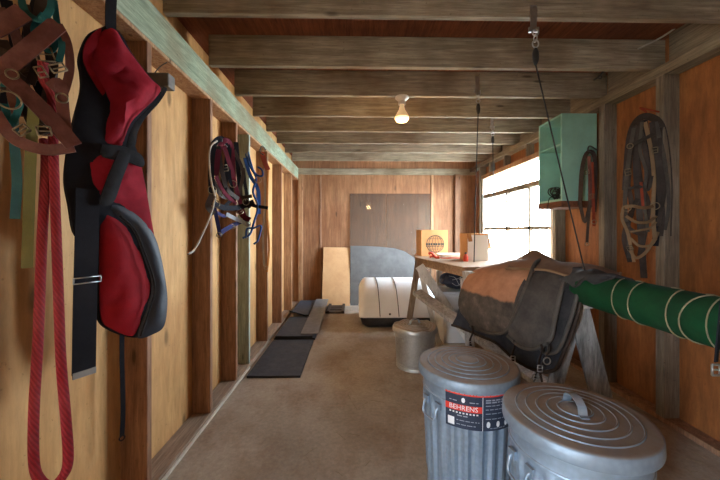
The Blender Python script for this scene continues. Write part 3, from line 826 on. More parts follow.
# under the bench
t = thing('storage_bin', 'white plastic drawer bin standing under the workbench', 'bin', (1.48, 4.35, 0))
bevel(obj('body', bx((1.15, 4.10, 0), (1.80, 4.58, .625)), M['white_plastic'], t), .015, 3)
bevel(obj('lid', bx((1.135, 4.085, .626), (1.815, 4.595, .665)), M['white_plastic'], t), .012, 3)
for z in (.03, .23, .43):
    for x in (1.175, 1.485):
        bevel(obj('drawer_front', bx((x, 4.090, z), (x+.29, 4.10, z+.175)), M['white_plastic'], t), .006, 2)
t = thing('tarp_bundle', 'dark blue bundled tarp with white cords under bench top', 'tarp', (1.45, 4.4, .667))
m = B(); bmesh.ops.create_icosphere(m, subdivisions=4, radius=1)
for v in m.verts:
    s = 1 + .16*noise.noise(v.co*2.4) + .06*noise.noise(v.co*7); v.co = V(1.46 + v.co.x*.27*s, 4.37 + v.co.y*.17*s, max(.667, .78 + v.co.z*.125*s))
obj('tarp', m, M['dark_blue_tarp'], t, True)
m = B(); rnd = random.Random(11)
for k in range(7):
    pts = []
    a = rnd.uniform(-.22, .1)
    for j in range(5):
        x = a + j*.07; z = rnd.uniform(-.07, .09); q = max(.0, 1-(x/.28)**2-(z/.13)**2)
        pts.append(V(1.46+x, 4.37-.18*math.sqrt(q)-.012, .79+z))
    tube(m, pts, .0035, 5, 5)
obj('cord', m, M['white_cord'], t, True)

# ------------------------------------------------------------------ saddle rack
def bet(p, q, s): return p + (q-p)*s
sr = thing('saddle_rack', 'weathered grey saddle rack with green carpeted pole', 'saddle rack', (1.2, 2.9, 0))
W_ = M['weathered']
def leg(a, b, w, th, n, mt=None):
    m = B(); plank(m, a, b, w, th, n); return bevel(obj('leg', m, mt or W_, sr), .004, 1)
bolt = at(420, 268, 4.2)
ft = V(1.50, 3.95, 0)
leg(bolt + V(-.012, -.01, .03), ft, .115, .035, V(-.35, -1, .5), M['whitewash'])
leg(bolt + V(-.0, .035, .0), V(1.08, 4.03, 0), .06, .03, V(0, -1, 0), M['whitewash'])
leg(bolt + V(.0, .03, .02), V(.70, 4.30, 0), .055, .03, V(0, -1, 0), M['whitewash'])
obj('bolt', lathe(B(), [(0, 0), (.022, 0), (.022, .01), (.012, .012), (.010, .02), (0, .02)], (0, 0, 0), 14), M['dark_steel'], sr)
bb = sr.children[-1]; bb.location = bolt + V(0, -.04, 0) - sr.location; 
for v in bb.data.vertices: v.co += sr.location
bb.rotation_euler = (PI/2, 0, 0)
m = B(); ra = at(417, 292, 4.05); rb_ = at(552, 390, 2.42)
plank(m, ra, rb_, .13, .05, V(-.1, -.2, 1)) ; bevel(obj('rail', m, W_, sr), .004, 1)
b0 = V(1.08, 3.06, 1.02); b1 = at(586, 288, 2.04)
m = B(); plank(m, b0, b1, .09, .09, V(0, 0, 1)); obj('beam', m, W_, sr)
leg(at(573, 288, 2.14), at(614, 447, 2.15), .125, .035, V(-.3, -1, .1), M['grey_board'])
leg(at(580, 295, 2.14), at(542, 431, 2.32), .095, .035, V(-.3, -1, .1), M['grey_board'])
leg(b0 + V(.06, .05, -.03), V(1.50, 3.0, 0), .08, .035, V(0, -1, 0))
leg(b0 + V(.0, .05, -.03), V(1.12, 2.98, 0), .08, .035, V(0, -1, 0))
m = B(); plank(m, at(585, 283, 2.09), at(586, 308, 2.09), .06, .04, V(0, -1, 0)); obj('post', m, W_, sr)
q0 = at(585, 288, 2.06); q1 = at(720, 323, 1.32); q2 = q0 + (q1-q0)*1.95
pole = B(); PR = .106
tube(pole, [bet(q0, q2, k/24) for k in range(25)], PR, 28, 0)
po = obj('padded_pole', pole, M['pole_green'], sr, True, 60); po['label'] = 'green carpeted pole'
tw = B(); ax = (q2-q0).normalized(); u1 = V(0, 0, 1) - ax*ax.z; u1.normalize(); u2 = ax.cross(u1); LSIDE = -1 if u2.x < 0 else 1
for s, lean_ in ((.16, .10), (.265, .045), (.395, .05), (.50, .06), (.53, -.09), (.66, .05)):
    c = bet(q0, q2, s)
    tube(tw, [c + ax*lean_*math.sin(a*.5+.6)*1. + (u1*math.cos(a)+u2*math.sin(a))*(PR+.003) for a in [2*PI*k/28 for k in range(29)]], .0032, 5, 0)
obj('twine', tw, M['twine'], po, True)
leg(bet(q0, q2, .95) + V(-.03, 0, -.08), V(1.10, bet(q0, q2, .95).y, 0), .09, .035, V(0, -1, 0))
leg(bet(q0, q2, .95) + V(.03, 0, -.08), V(1.95, bet(q0, q2, .95).y, 0), .09, .035, V(0, -1, 0))

def K(px, py, k):
    """point of a layer hung on the rack beam: layers further out have a smaller k"""
    u = (px-354)/F; return at(px, py, k/(u+.421))
def pad(name, rows, mat, label, cat, th=.022, edge=None, wob=.008, seed=0., group=None, z0=None):
    t = thing(name, label, cat, tuple(K(*rows[len(rows)//2][0])), group)
    R = [[K(*p) for p in r] for r in rows]
    if name == 'leather_saddle_cover': t.location = (t.location.x, t.location.y, 0)
    o = obj('pad', net(B(), R, 8, 7, th, wob, 5, seed), mat, t, True, 60)
    if edge:
        m = B(); P = cr([R[j][-1] for j in range(1, len(R))] + [R[-1][i] for i in range(len(R[-1])-2, -1, -1)], 6)
        n_ = (R[3][1]-R[3][0]).cross(R[4][0]-R[3][0]).normalized()
        P = [p + noise.noise_vector(p*5 + V(seed, seed, 0))*wob for p in P]
        tube(m, P, th*.62, 8, 0); obj('binding', m, edge, t, True)
    return t
G = 'saddle pads heaped on the rack'
padU = pad('saddle_blanket', [
    [(480,286,2.52),(515,284,2.52),(550,284,2.52),(586,288,2.52)],
    [(480,274,2.42),(515,272,2.42),(550,274,2.42),(586,281,2.42)],
    [(468,286,2.30),(505,286,2.30),(545,289,2.30),(583,294,2.30)],
    [(462,300,2.27),(500,306,2.27),(540,316,2.27),(577,316,2.27)],
    [(456,316,2.27),(495,330,2.27),(533,350,2.26),(567,346,2.26)],
    [(452,325,2.28),(490,340,2.27),(527,368,2.26),(553,371,2.26)]], M['pad_navy'], 'dark navy blanket hanging lowest beneath the other saddle pads', 'saddle blanket', .02, M['leather_dark'], .012, 2.)
padC = pad('saddle_pad', [
    [(560,282,2.50),(568,281,2.50),(577,281,2.50),(585,283,2.50)],
    [(560,275,2.42),(568,275,2.42),(577,276,2.42),(585,279,2.42)],
    [(553,285,2.27),(562,285,2.27),(572,286,2.27),(581,288,2.27)],
    [(546,310,2.20),(556,310,2.21),(566,310,2.21),(575,308,2.22)],
    [(541,335,2.19),(550,338,2.19),(560,336,2.20),(568,328,2.21)],
    [(540,348,2.19),(547,354,2.19),(556,352,2.19),(562,344,2.20)]], M['pad_dark'], 'narrow charcoal pad hanging rightmost, next to the leg of the rack', 'saddle pad', .02, M['pad_edge'], .010, 4.)
padB = pad('saddle_pad', [
    [(535,280,2.50),(546,278,2.50),(558,279,2.50),(569,281,2.50)],
    [(536,266,2.42),(547,266,2.42),(558,269,2.42),(569,274,2.42)],
    [(527,274,2.26),(539,274,2.26),(552,277,2.26),(565,282,2.26)],
    [(517,295,2.16),(531,297,2.16),(545,300,2.16),(560,302,2.17)],
    [(510,322,2.13),(525,327,2.13),(541,329,2.13),(555,324,2.14)],
    [(508,336,2.13),(520,345,2.12),(536,349,2.12),(550,340,2.13)]], M['pad_grey'], 'charcoal grey saddle pad with pale bound edge in middle of heap', 'saddle pad', .022, M['pad_edge'], .012, 6.)
padA = pad('leather_saddle_cover', [
    [(478,284,2.54),(498,280,2.54),(520,276,2.54),(542,274,2.54)],
    [(479,269,2.44),(498,264,2.44),(519,260,2.44),(541,259,2.44)],
    [(467,277,2.30),(488,272,2.28),(512,268,2.28),(534,266,2.28)],
    [(460,293,2.21),(480,293,2.18),(503,293,2.17),(524,292,2.17)],
    [(459,309,2.18),(478,313,2.15),(500,314,2.14),(517,312,2.14)],
    [(471,325,2.19),(481,331,2.16),(495,334,2.14),(508,329,2.14)]], M['two_tone'], 'peach and dusty grey leather cover with rounded bottom, leftmost of heap', 'saddle cover', .024, M['leather_grey'], .009, 1.)
padD = pad('canvas_cover', [
    [(512,270,2.62),(530,268,2.62),(556,272,2.62),(588,276,2.60),(618,282,2.55)],
    [(516,261,2.52),(535,251,2.52),(560,262,2.52),(592,264,2.52),(620,272,2.50)],
    [(513,262,2.42),(535,256,2.42),(561,265,2.42),(592,268,2.42),(618,276,2.42)],
    [(510,265,2.32),(536,264,2.33),(562,271,2.34),(592,276,2.34),(616,282,2.34)],
    [(506,268,2.26),(536,269,2.27),(562,275,2.28),(590,281,2.28),(614,287,2.30)]], M['canvas'], 'brown canvas cover with raised peak lying across top of heap', 'canvas cover', .014, M['leather_tan'], .012, 8.)
t = thing('dark_cloth', 'dark dusty cloth bunched over start of the green pole', 'cloth', tuple(q0 + V(0, -.1, PR)))
rows = []
for j in range(8):                              # wrapped round the pole, ragged lower hem
    r_ = []
    for i in range(6):
        s_ = -.05 + .245*i/5 + .02*math.sin(j*1.7); a = math.radians(-70 + (165 - 62*(i/5)**2 - 18*(i % 2))*j/7)
        c = bet(q0, q2, s_); r_.append(c + (u1*math.cos(a) - u2*math.sin(a)*LSIDE)*(PR + .016 + .012*math.sin(i*2.3+j*1.1)))
    rows.append(r_)
obj('cloth', net(B(), rows, 5, 5, .01, .012, 7, 9.), M['pad_dark'], t, True, 60)
#cinch straps dangling below the pads
for i, (px, py, k, l, lab) in enumerate(((472, 334, 2.12, 18, 'thin dark strap with buckle dangling below the peach cover'), (541, 352, 2.10, 30, 'pair of straps with bright buckles dangling below the charcoal pad'), (514, 348, 2.12, 20, 'short dark strap dangling below left edge of navy blanket'))):
    t = thing('cinch_strap', lab, 'strap', tuple(K(px, py, k)), 'cinch straps below the pads')
    m = B(); ribbon(m, [K(px, py-8, k), K(px+1, py-2, k), K(px-2, py+l*.4, k), K(px+1, py+l, k)], .018, .005); obj('strap', m, M['leather_dark'], t)
    obj('buckle', buckle(B(), K(px-1, py+l*.55, k-.01), .03, .04, .004), M['steel'], t, True)
    if i == 1:
        obj('ring', ring(B(), K(px+6, py+l*.3, k-.01), .022, .004), M['steel'], t, True); obj('buckle', buckle(B(), K(px-6, py+l*.8, k-.01), .028, .036, .004), M['steel'], t, True)
        mm = B(); ribbon(mm, [K(px+6, py-10, k), K(px+7, py, k), K(px-3, py+l*.6, k), K(px-8, py+l*1.1, k)], .016, .005); obj('strap', mm, M['leather_grey'], t)

# strap hanging off the far right end of the pole
t = thing('black_strap', 'black strap with clip hanging below the green pole', 'strap', tuple(at(717, 345, 1.3)))
m = B(); ribbon(m, [at(722, 300, 1.22), at(718, 340, 1.22), at(716, 362, 1.22)], .03, .005); obj('strap', m, M['black_nylon'], t)
m = B(); buckle(m, at(716, 370, 1.21), .03, .04, .004); obj('clip', m, M['steel'], t, True)

# ------------------------------------------------------------------ teal wall cabinet
cx0, cx1, cy0, cy1, cz0, cz1 = 1.985, 2.325, 3.02, 3.40, 1.72, 2.575
t = thing('wall_cabinet', 'open teal shelf cabinet hung on the right wall', 'cabinet', (2.15, 3.2, cz0))
T_ = M['teal_paint']
obj('side_panel', bx((cx0, cy0, cz0), (cx1, cy0+.018, cz1)), T_, t)
obj('side_panel', bx((cx0, cy1-.018, cz0), (cx1, cy1, cz1)), T_, t)
obj('top', bx((cx0, cy0+.018, cz1-.018), (cx1, cy1-.018, cz1)), T_, t)
obj('back_panel', bx((cx1-.01, cy0+.018, cz0+.02), (cx1, cy1-.018, cz1-.018)), T_, t)
obj('shelf', bx((cx0+.01, cy0+.018, cz0+.56), (cx1-.01, cy1-.018, cz0+.578)), T_, t)
obj('bottom', bx((cx0, cy0+.018, cz0+.02), (cx1-.01, cy1-.018, cz0+.04)), T_, t)
obj('bottom_rail', bx((cx0-.008, cy0-.004, cz0-.04), (cx1, cy1, cz0+.018)), M['cab_bottom'], t)
m = B(); rnd = random.Random(2)
for k in range(9):
    c = V(cx0+.07+rnd.uniform(-.02, .03), 3.2+rnd.uniform(-.05, .05), cz0+.09+rnd.uniform(-.02, .05)); R = rnd.uniform(.03, .06); nrm = V(rnd.uniform(-1, 1), rnd.uniform(-1, 1), rnd.uniform(-.3, .8))
    ring(m, c, R, .005, nrm, 18)
tube(m, [V(cx0+.05, 3.18, cz0+.06), V(cx0-.012, 3.2, cz0+.05), V(cx0-.02, 3.22, cz0-.2), V(cx0-.015, 3.22, 1.3), V(cx0+.0, 3.2, BZ+.02)], .004, 6, 6)
tag(obj('cable_coil', m, M['cord'], None, True), 'tangled black cable on bottom shelf of teal cabinet, one end hanging', 'cable')

# ------------------------------------------------------------------ hooks and cords from the joists
def hanging(name, pxs, d, top, lab, end_hook=False, chain=True):
    hx = at(pxs[0][0], pxs[0][1], d); 
    t = thing(name, lab, 'hanging cord', tuple(hx), 'cords hung from the joists')
    plate = V(hx.x, top, 0)
    m = B(); box(m, (hx.x-.018, top-.006, hx.z-.10), (hx.x+.018, top-.0005, hx.z+.06)); box(m, (hx.x-.03, top-.012, hx.z-.10), (hx.x+.03, top-.0005, hx.z-.07))
    obj('bracket', m, M['steel'], t)
    m = B(); z = hx.z-.09; y = top-.025
    for k in range(3): ring(m, (hx.x, y, z-.02-k*.034), .018, .004, (0, -1, 0) if k % 2 == 0 else (1, 0, 0), 14, 1.25)
    obj('chain', m, M['steel'], t, True)
    z -= .125
    m = tube(B(), [V(hx.x, y, z+.01), V(hx.x, y, z-.015), V(hx.x+.002, y, z-.06), V(hx.x, y, z-.085)], .015, 10, 4, lambda s: .6+.6*math.sin(PI*min(1, s*1.05))); obj('snap', m, M['cord'], t, True)
    p0 = V(hx.x, y, z-.08)
    m = tube(B(), [p0] + pxs[1], .005, 6, 3); obj('cord', m, M['cord'], t, True)
    if end_hook:
        e = pxs[1][-1]; m = B(); ring(m, e + V(0, 0, -.025), .022, .005); tube(m, [e, e+V(.03, 0, -.03), e+V(.05, 0, -.045)], .008, 6, 3); obj('end_snap', m, M['dark_steel'], t, True)
    return t
hanging('hanging_cord', ((535, 14), [at(560, 168, 2.0), at(585, 272, 2.02)]), 1.88, 1.88, 'black cord slanting from front joist down to the saddle heap')
hanging('hanging_cord', ((478, 82), [at(476, 180, 3.0), at(474, 262, 3.0)]), 3.0, 3.0, 'black cord hanging from joist in front of the open carton')
hanging('hanging_cord', ((493, 120), [at(493.5, 190, 4.05), at(494, 250, 4.02)]), 4.08, 4.08, 'thin black cord with metal snap hanging before window edge', True)
m = tube(B(), [at(638, 49, 2.46), at(662, 37, 2.42), at(684, 22, 2.36)], .007, 6, 3)
tag(obj('metal_rod', m, M['cream_rope'], None, True), 'bent pale metal rod stuck between joist and right plate', 'rod')
m = tube(B(), [at(594, 80, 2.99), at(600, 76, 2.94), at(603, 72, 2.93), at(611, 70, 2.97)], .008, 6, 3); ring(m, at(600, 77, 2.94), .016, .005)
tag(obj('ceiling_hook', m, M['dark_steel'], None, True), 'small dark iron hook on joist near the right wall', 'hook')

# ------------------------------------------------------------------ red and black bag on the left wall
def dbag(px): return 1.787/(.52-(px-354)/F)
pa, pb = at(63, 231, dbag(63)), at(163, 231, dbag(163))
along = (pb-pa); along.z = 0; along.normalize(); bn = V(along.y, -along.x, 0)
if bn.y > 0: bn = -bn
def pxz(px, py):
    p = at(px, py, dbag(px)); return ((p-pa).dot(along), p.z)
def b3(s, z): return V(pa.x + along.x*s, pa.y + along.y*s, z)
bag = thing('horse_blanket', 'red and black horse blanket hanging folded on the left wall', 'horse blanket', tuple(b3(.2, 1.0)))
def bagpart(name, poly, mat, off, th, bulge, wob=.0, step=.028, par=None):
    return obj(name, puff(B(), [pxz(*p) for p in poly], b3, bn, th, bulge, step, off, wob), mat, par or bag, True, 50)
bagpart('black_backing', [(103,27),(117,33),(130,55),(145,75),(158,90),(152,103),(138,118),(129,133),(134,150),(141,175),(147,210),(152,240),(160,270),(163,300),(160,325),(148,334),(130,337),(112,332),(98,322),(95,300),(95,240),(74,236),(67,205),(63,180),(66,150),(72,120),(79,92),(79,75),(77,62),(80,48),(88,34)], M['black_nylon'], 0, .02, .02, .01)
bagpart('red_shoulder', [(104,29),(112,32),(122,48),(134,64),(147,80),(157,90),(150,101),(137,113),(127,124),(121,138),(118,147),(106,147),(98,143),(101,125),(103,108),(100,92),(92,78),(86,68),(90,52),(95,38)], M['red_cloth'], .025, .006, .05, .07)
bagpart('hood_lining', [(88,36),(97,30),(94,45),(88,60),(91,76),(102,92),(101,100),(90,84),(81,68),(79,55),(82,44)], M['red_dark'], .03, .004, .014)
bagpart('red_flank', [(86,164),(96,152),(118,150),(134,158),(140,180),(146,212),(150,240),(138,226),(124,213),(110,206),(98,203),(90,190)], M['red_cloth'], .026, .006, .028, .04)
bagpart('red_panel', [(97,212),(111,216),(126,230),(138,258),(146,285),(141,309),(133,329),(127,335),(112,330),(99,321),(96,300),(96,250)], M['red_dark'], .026, .006, .03, .03)
bagpart('black_border', [(100,204),(116,206),(136,218),(151,238),(159,268),(163,298),(160,324),(149,333),(133,336),(141,310),(148,286),(140,258),(128,230),(112,216)], M['navy_shell'], .028, .008, .03, .012, .018)
bagpart('black_band', [(95,146),(118,148),(135,157),(136,168),(120,163),(96,158)], M['black_trim'], .05, .006, .014, .01, .016)
bagpart('black_band', [(111,152),(122,156),(114,180),(105,203),(92,204),(98,182)], M['black_trim'], .06, .006, .012, .01, .016)
bagpart('black_piping', [(157,89),(160,92),(152,105),(139,119),(131,133),(128,148),(120,150),(122,138),(128,125),(140,112),(150,101)], M['black_trim'], .05, .006, .01, 0, .014)
m = tube(B(), [b3(*pxz(x, y)) + bn*.062 for x, y in ((112,216),(127,230),(139,258),(147,286),(141,310),(133,334))], .004, 6, 6); obj('zipper', m, M['black_trim'], bag, True)
m = B(); ribbon(m, [b3(*pxz(108, -6)) + bn*.03, b3(*pxz(107, 12)) + bn*.03, b3(*pxz(107, 34)) + bn*.03], .04, .006, bn); obj('hanging_loop', m, M['black_nylon'], bag)
m = B(); ribbon(m, [b3(*pxz(82, 190)) + bn*.045, b3(*pxz(80, 240)) + bn*.055, b3(*pxz(79, 300)) + bn*.05, b3(*pxz(79, 370)) + bn*.04], .078, .005, bn); st = obj('surcingle', m, M['black_nylon'], bag)
m = B(); c = b3(*pxz(80, 279)) + bn*.06
q = [c + along*sx*.045 + V(0, 0, sz*.011) for sx, sz in ((-1,-1),(1,-1),(1,1),(-1,1))]
for i in range(4): tube(m, [q[i], q[(i+1) % 4]], .0028, 6, 1)
obj('slide_buckle', m, M['steel'], st, True)
m = B(); ribbon(m, [b3(*pxz(79, 368)) + bn*.044, b3(*pxz(79, 374)) + bn*.044], .076, .007, bn, 1); obj('frayed_end', m, M['grey_cloth'], st)
m = B(); ribbon(m, [at(122, 322, 1.60), at(122, 360, 1.60), at(123, 410, 1.60), at(122, 436, 1.60)], .02, .005, V(1, -.6, 0).normalized())
ring(m, at(122, 438, 1.6), .012, .003, (1, -.6, 0), 12)
tag(obj('tie_strap', m, M['black_nylon']), 'thin black strap hanging below red blanket against left wall', 'strap')

# block hook beside the blanket
t = thing('wall_hook', 'dark square block hook with nail under the green ledger', 'hook', tuple(at(163, 80, 1.72)))
c = at(163, 80, 1.72); c.x = -1.062
bevel(obj('block', bx((c.x-.045, c.y-.035, c.z-.05), (c.x+.085, c.y+.03, c.z+.025)), M['block'], t), .006)
obj('nail', tube(B(), [V(c.x-.01, c.y-.01, c.z+.02), V(c.x+.03, c.y-.02, c.z+.06), V(c.x+.07, c.y-.02, c.z+.085)], .003, 6, 2), M['dark_steel'], t, True)

# ------------------------------------------------------------------ leather halter, straps and lead rope, top left
LN = V(.72, -.69, 0).normalized()
h = thing('leather_halter', 'wide brown leather halter hanging at top left', 'halter', tuple(at(40, 75, 1.0)))
def strap(par, name, pts, w, mat, th=.006, n=LN, twist=0., sm=6):
    m = B(); ribbon(m, [at(*p) for p in pts], w, th, n, sm, twist); return obj(name, m, mat, par)
BL = M['leather_brown']
strap(h, 'crown_strap', [(-4, 76, .92), (8, 66, .93), (32, 46, .95), (58, 24, .99)], .044, BL, .010)
strap(h, 'cheek_strap', [(4, 74, .92), (26, 94, .94), (52, 120, .97), (74, 146, 1.0)], .044, BL, .010)
strap(h, 'nose_band', [(-6, 112, .91), (6, 130, .92), (22, 143, .94), (48, 150, .97), (74, 147, 1.0)], .032, BL, .008)
strap(h, 'chin_strap', [(58, 24, 1.0), (67, 42, 1.02), (70, 66, 1.02), (66, 86, 1.01), (61, 98, 1.0)], .022, BL, .007)
strap(h, 'brow_band', [(-8, 30, .92), (4, 24, .93), (24, 12, .95)], .045, BL, .009)
strap(h, 'throat_strap', [(30, 84, .98), (36, 66, 1.0), (33, 50, 1.0), (28, 36, 1.0)], .022, M['leather_dark'], .007)
strap(h, 'jowl_strap', [(50, 88, .97), (60, 84, .98), (63, 110, .99), (66, 134, 1.0)], .03, BL, .008)
strap(h, 'inner_strap', [(8, 92, 1.0), (20, 60, 1.02), (38, 24, 1.04), (44, -4, 1.04)], .036, M['leather_dark'], .007)
strap(h, 'inner_strap', [(0, 40, 1.02), (18, 80, 1.03), (34, 124, 1.03)], .036, M['leather_dark'], .007)
rnd = random.Random(21)
for nm, mt_, w, pts in (('side_strap', 'leather_dark', .03, [(-4, 50, 1.0), (16, 60, 1.0), (30, 74, 1.0), (56, 78, 1.0)]), ('side_strap', 'leather_dark', .028, [(24, 4, 1.02), (30, 40, 1.01), (24, 84, 1.0), (30, 118, 1.0), (46, 134, .99)]),
    ('side_strap', 'leather_brown', .024, [(0, 8, 1.0), (14, 30, 1.0), (20, 60, 1.0), (12, 90, .98), (18, 116, .96)]), ('side_strap', 'teal_dark', .016, [(60, 30, 1.02), (52, 50, 1.0), (40, 44, 1.0), (34, 28, 1.0), (44, 14, 1.0)]),
    ('side_strap', 'teal_dark', .016, [(2, 84, .96), (16, 86, .95), (20, 104, .95), (10, 124, .95), (4, 104, .95)]), ('side_strap', 'leather_dark', .03, [(46, 36, 1.02), (52, 62, 1.02), (48, 96, 1.02), (40, 124, 1.0)]),
    ('side_strap', 'black_nylon', .03, [(6, 0, 1.05), (16, 50, 1.05), (6, 104, 1.04), (14, 136, 1.03)]), ('side_strap', 'black_nylon', .034, [(40, -4, 1.06), (28, 50, 1.06), (46, 100, 1.05), (58, 130, 1.05)])):
    strap(h, nm, pts, w, M[mt_])
for p, w, hh, a in (((44, 54, .98), .042, .04, .3), (((58, 68, .97)), .036, .022, .6), ((41, 72, .95), .02, .03, .5), ((44, 131, .95), .03, .026, .2), ((22, 130, .92), .03, .022, .8)): obj('buckle', buckle(B(), at(*p), w, hh, .0025, LN, a), M['tarnish'], h, True)
for p, R in (((12, 74, .91), .013), ((62, 98, .98), .014), ((9, 100, .90), .024)): obj('ring', ring(B(), at(*p), R, .0025, LN), M['tarnish'], h, True)
for nm, lab, mat_, pts, w in (
  ('webbing_strap', 'dark teal webbing looped over top of the leather halter', 'teal_dark', [(20, -6, .99), (26, 12, .98), (40, 20, .97), (50, 10, .97), (52, -4, .98)], .018),
  ('webbing_strap', 'dark teal webbing end hanging behind the halter buckle', 'teal_dark', [(54, 0, 1.01), (57, 22, 1.01), (62, 44, 1.01), (59, 62, 1.0)], .016),
  ('webbing_strap', 'pale teal speckled strap end hanging at far left', 'teal_web', [(13, 92, .98), (14, 136, .98), (17, 180, .98), (15, 219, .98)], .023),
  ('webbing_strap', 'olive yellow strap end hanging beside the red rope', 'olive_web', [(34, 108, .96), (31, 150, .97), (29, 210, .98), (27, 268, .98)], .026)):
    m = B(); ribbon(m, [at(*p) for p in pts], w, .006, LN); tag(obj(nm, m, M[mat_]), lab, 'strap', 'webbing straps with the leather halter')
m = tube(B(), [at(43, 62, .97), at(44, 80, .98), at(52, 96, 1.01), at(53, 130, 1.02), at(54, 170, 1.02), at(58, 280, 1.0), at(61, 360, .98), at(66, 420, .96), at(68, 462, .95), at(60, 480, .95), at(50, 486, .95), at(40, 480, .95), at(34, 462, .95), at(34, 410, .96), at(38, 340, .98), at(42, 240, 1.0), at(46, 160, 1.02), at(44, 140, 1.03)], .0128, 10, 8)
tag(obj('lead_rope', m, M['rope_red'], None, True), 'thick red braided lead rope hanging in a long loop', 'rope')

# ------------------------------------------------------------------ halters on the left studs
def bundle(name, lab, cat, anchor, straps, rings=(), buckles=(), metal='tarnish', group=None, n=V(.55, -.83, 0), near=False):
    dp = (lambda p: (p[0], p[1], min(2.9, max(2.36, 1.06/((354-p[0])/F))) + (p[2]-2.8)*.5)) if near else (lambda p: p)   # hung close to the stud face
    t = thing(name, lab, cat, tuple(at(*anchor)), group)
    for nm, mat_, w, pts in straps:
        if nm in ('rope', 'lead', 'bit', 'hook'):
            obj(nm, tube(B(), [at(*dp(p)) for p in pts], w, 8, 6), M[mat_], t, True)
        else:
            m = B(); ribbon(m, [at(*dp(p)) for p in pts], w, .005, n); obj(nm, m, M[mat_], t)
    for p, R in rings: obj('ring', ring(B(), at(*dp(p)), R, .0035, n, 16), M[metal], t, True)
    for p, w, hh, a in buckles: obj('buckle', buckle(B(), at(*dp(p)), w, hh, .003, n, a), M[metal], t, True)
    return t
HG = 'halters on the left studs'
bundle('halter', 'burgundy halter with black nose band hanging on left stud', 'halter', (225, 180, 2.85), [
    ('crown_strap', 'burgundy', .04, [(216, 176, 2.86), (219, 150, 2.84), (226, 140, 2.82), (232, 150, 2.80), (233, 184, 2.80)]),
    ('cheek_strap', 'burgundy', .036, [(224, 146, 2.80), (232, 172, 2.78), (238, 195, 2.77), (245, 218, 2.76)]),
    ('nose_band', 'black_nylon', .045, [(214, 204, 2.82), (226, 208, 2.74), (240, 207, 2.72), (254, 202, 2.76)]),
    ('throat_strap', 'burgundy', .03, [(216, 176, 2.84), (224, 192, 2.80), (236, 204, 2.78)]),
    ('chin_strap', 'burgundy', .045, [(236, 208, 2.77), (243, 216, 2.75), (250, 220, 2.75)])],
    [((233, 184, 2.77), .03), ((246, 202, 2.72), .028), ((216, 204, 2.79), .026)], [((225, 168, 2.78), .045, .05, .2), ((240, 212, 2.72), .05, .04, .6)], group=HG, near=True)
bundle('halter', 'black halter with yellow strap hanging behind the burgundy halter', 'halter', (216, 170, 2.92), [
    ('crown_strap', 'black_nylon', .045, [(213, 205, 2.92), (211, 170, 2.92), (214, 145, 2.92), (222, 139, 2.90), (228, 150, 2.90), (224, 190, 2.92)]),
    ('cheek_strap', 'black_nylon', .04, [(236, 142, 2.88), (238, 165, 2.88), (240, 190, 2.88), (241, 206, 2.86)]),
    ('side_strap', 'leather_dark', .035, [(218, 146, 2.86), (222, 172, 2.85), (228, 190, 2.84), (240, 200, 2.82)]),
    ('side_strap', 'black_nylon', .03, [(230, 146, 2.86), (229, 172, 2.86), (232, 196, 2.84), (222, 210, 2.82)]),
    ('side_strap', 'leather_dark', .03, [(234, 150, 2.86), (243, 172, 2.86), (240, 194, 2.84), (250, 208, 2.82)]),
    ('side_strap', 'leather_dark', .03, [(213, 180, 2.88), (222, 196, 2.86), (236, 198, 2.84), (252, 196, 2.84)]),
    ('yellow_strap', 'olive_web', .022, [(219, 150, 2.88), (218, 172, 2.87), (221, 196, 2.87)]),
    ('chin_strap', 'leather_dark', .04, [(212, 195, 2.90), (208, 206, 2.88), (214, 214, 2.86)])],
    [((212, 190, 2.88), .03)], group=HG, near=True)
bundle('halter', 'purple and grey halter with open noseband hanging lowest on studs', 'halter', (225, 225, 2.8), [
    ('cheek_strap', 'purple_web', .028, [(214, 206, 2.84), (217, 220, 2.82), (220, 235, 2.80)]),
    ('nose_band', 'purple_web', .036, [(219, 234, 2.80), (228, 228, 2.77), (238, 223, 2.76), (248, 220, 2.78)]),
    ('grey_strap', 'grey_cloth', .034, [(226, 214, 2.76), (234, 218, 2.73), (243, 222, 2.72), (249, 226, 2.74)]),
    ('chin_strap', 'purple_web', .026, [(216, 212, 2.82), (224, 216, 2.80), (230, 214, 2.80)])],
    [((219, 235, 2.79), .018), ((248, 224, 2.74), .024)], [((232, 227, 2.74), .04, .035, .5)], group=HG, near=True)
bundle('halter', 'bright blue rope halter hanging beside the green stud', 'halter', (250, 190, 3.05), [
    ('rope', 'blue_web', .010, [(246, 154, 3.08), (250, 166, 3.02), (256, 178, 3.0), (253, 192, 3.0), (258, 206, 3.0), (254, 222, 3.0), (250, 234, 3.02), (243, 238, 3.04)]),
    ('rope', 'blue_web', .009, [(248, 152, 3.06), (254, 172, 3.03), (262, 176, 3.0), (262, 170, 3.0), (258, 167, 3.02)]),
    ('rope', 'blue_web', .009, [(246, 238, 3.02), (247, 229, 3.0), (254, 228, 2.98), (261, 226, 3.0), (258, 240, 3.02), (254, 244, 3.03)]),
    ('crown_strap', 'blue_web', .034, [(245, 158, 3.07), (250, 175, 3.04), (258, 190, 3.03), (259, 214, 3.02)]),
    ('black_strap', 'black_nylon', .03, [(243, 168, 3.04), (246, 190, 3.03), (250, 204, 3.0), (268, 208, 3.0)])],
    [((258, 180, 2.99), .03)], [((254, 202, 2.97), .05, .04, .1)], group=HG)
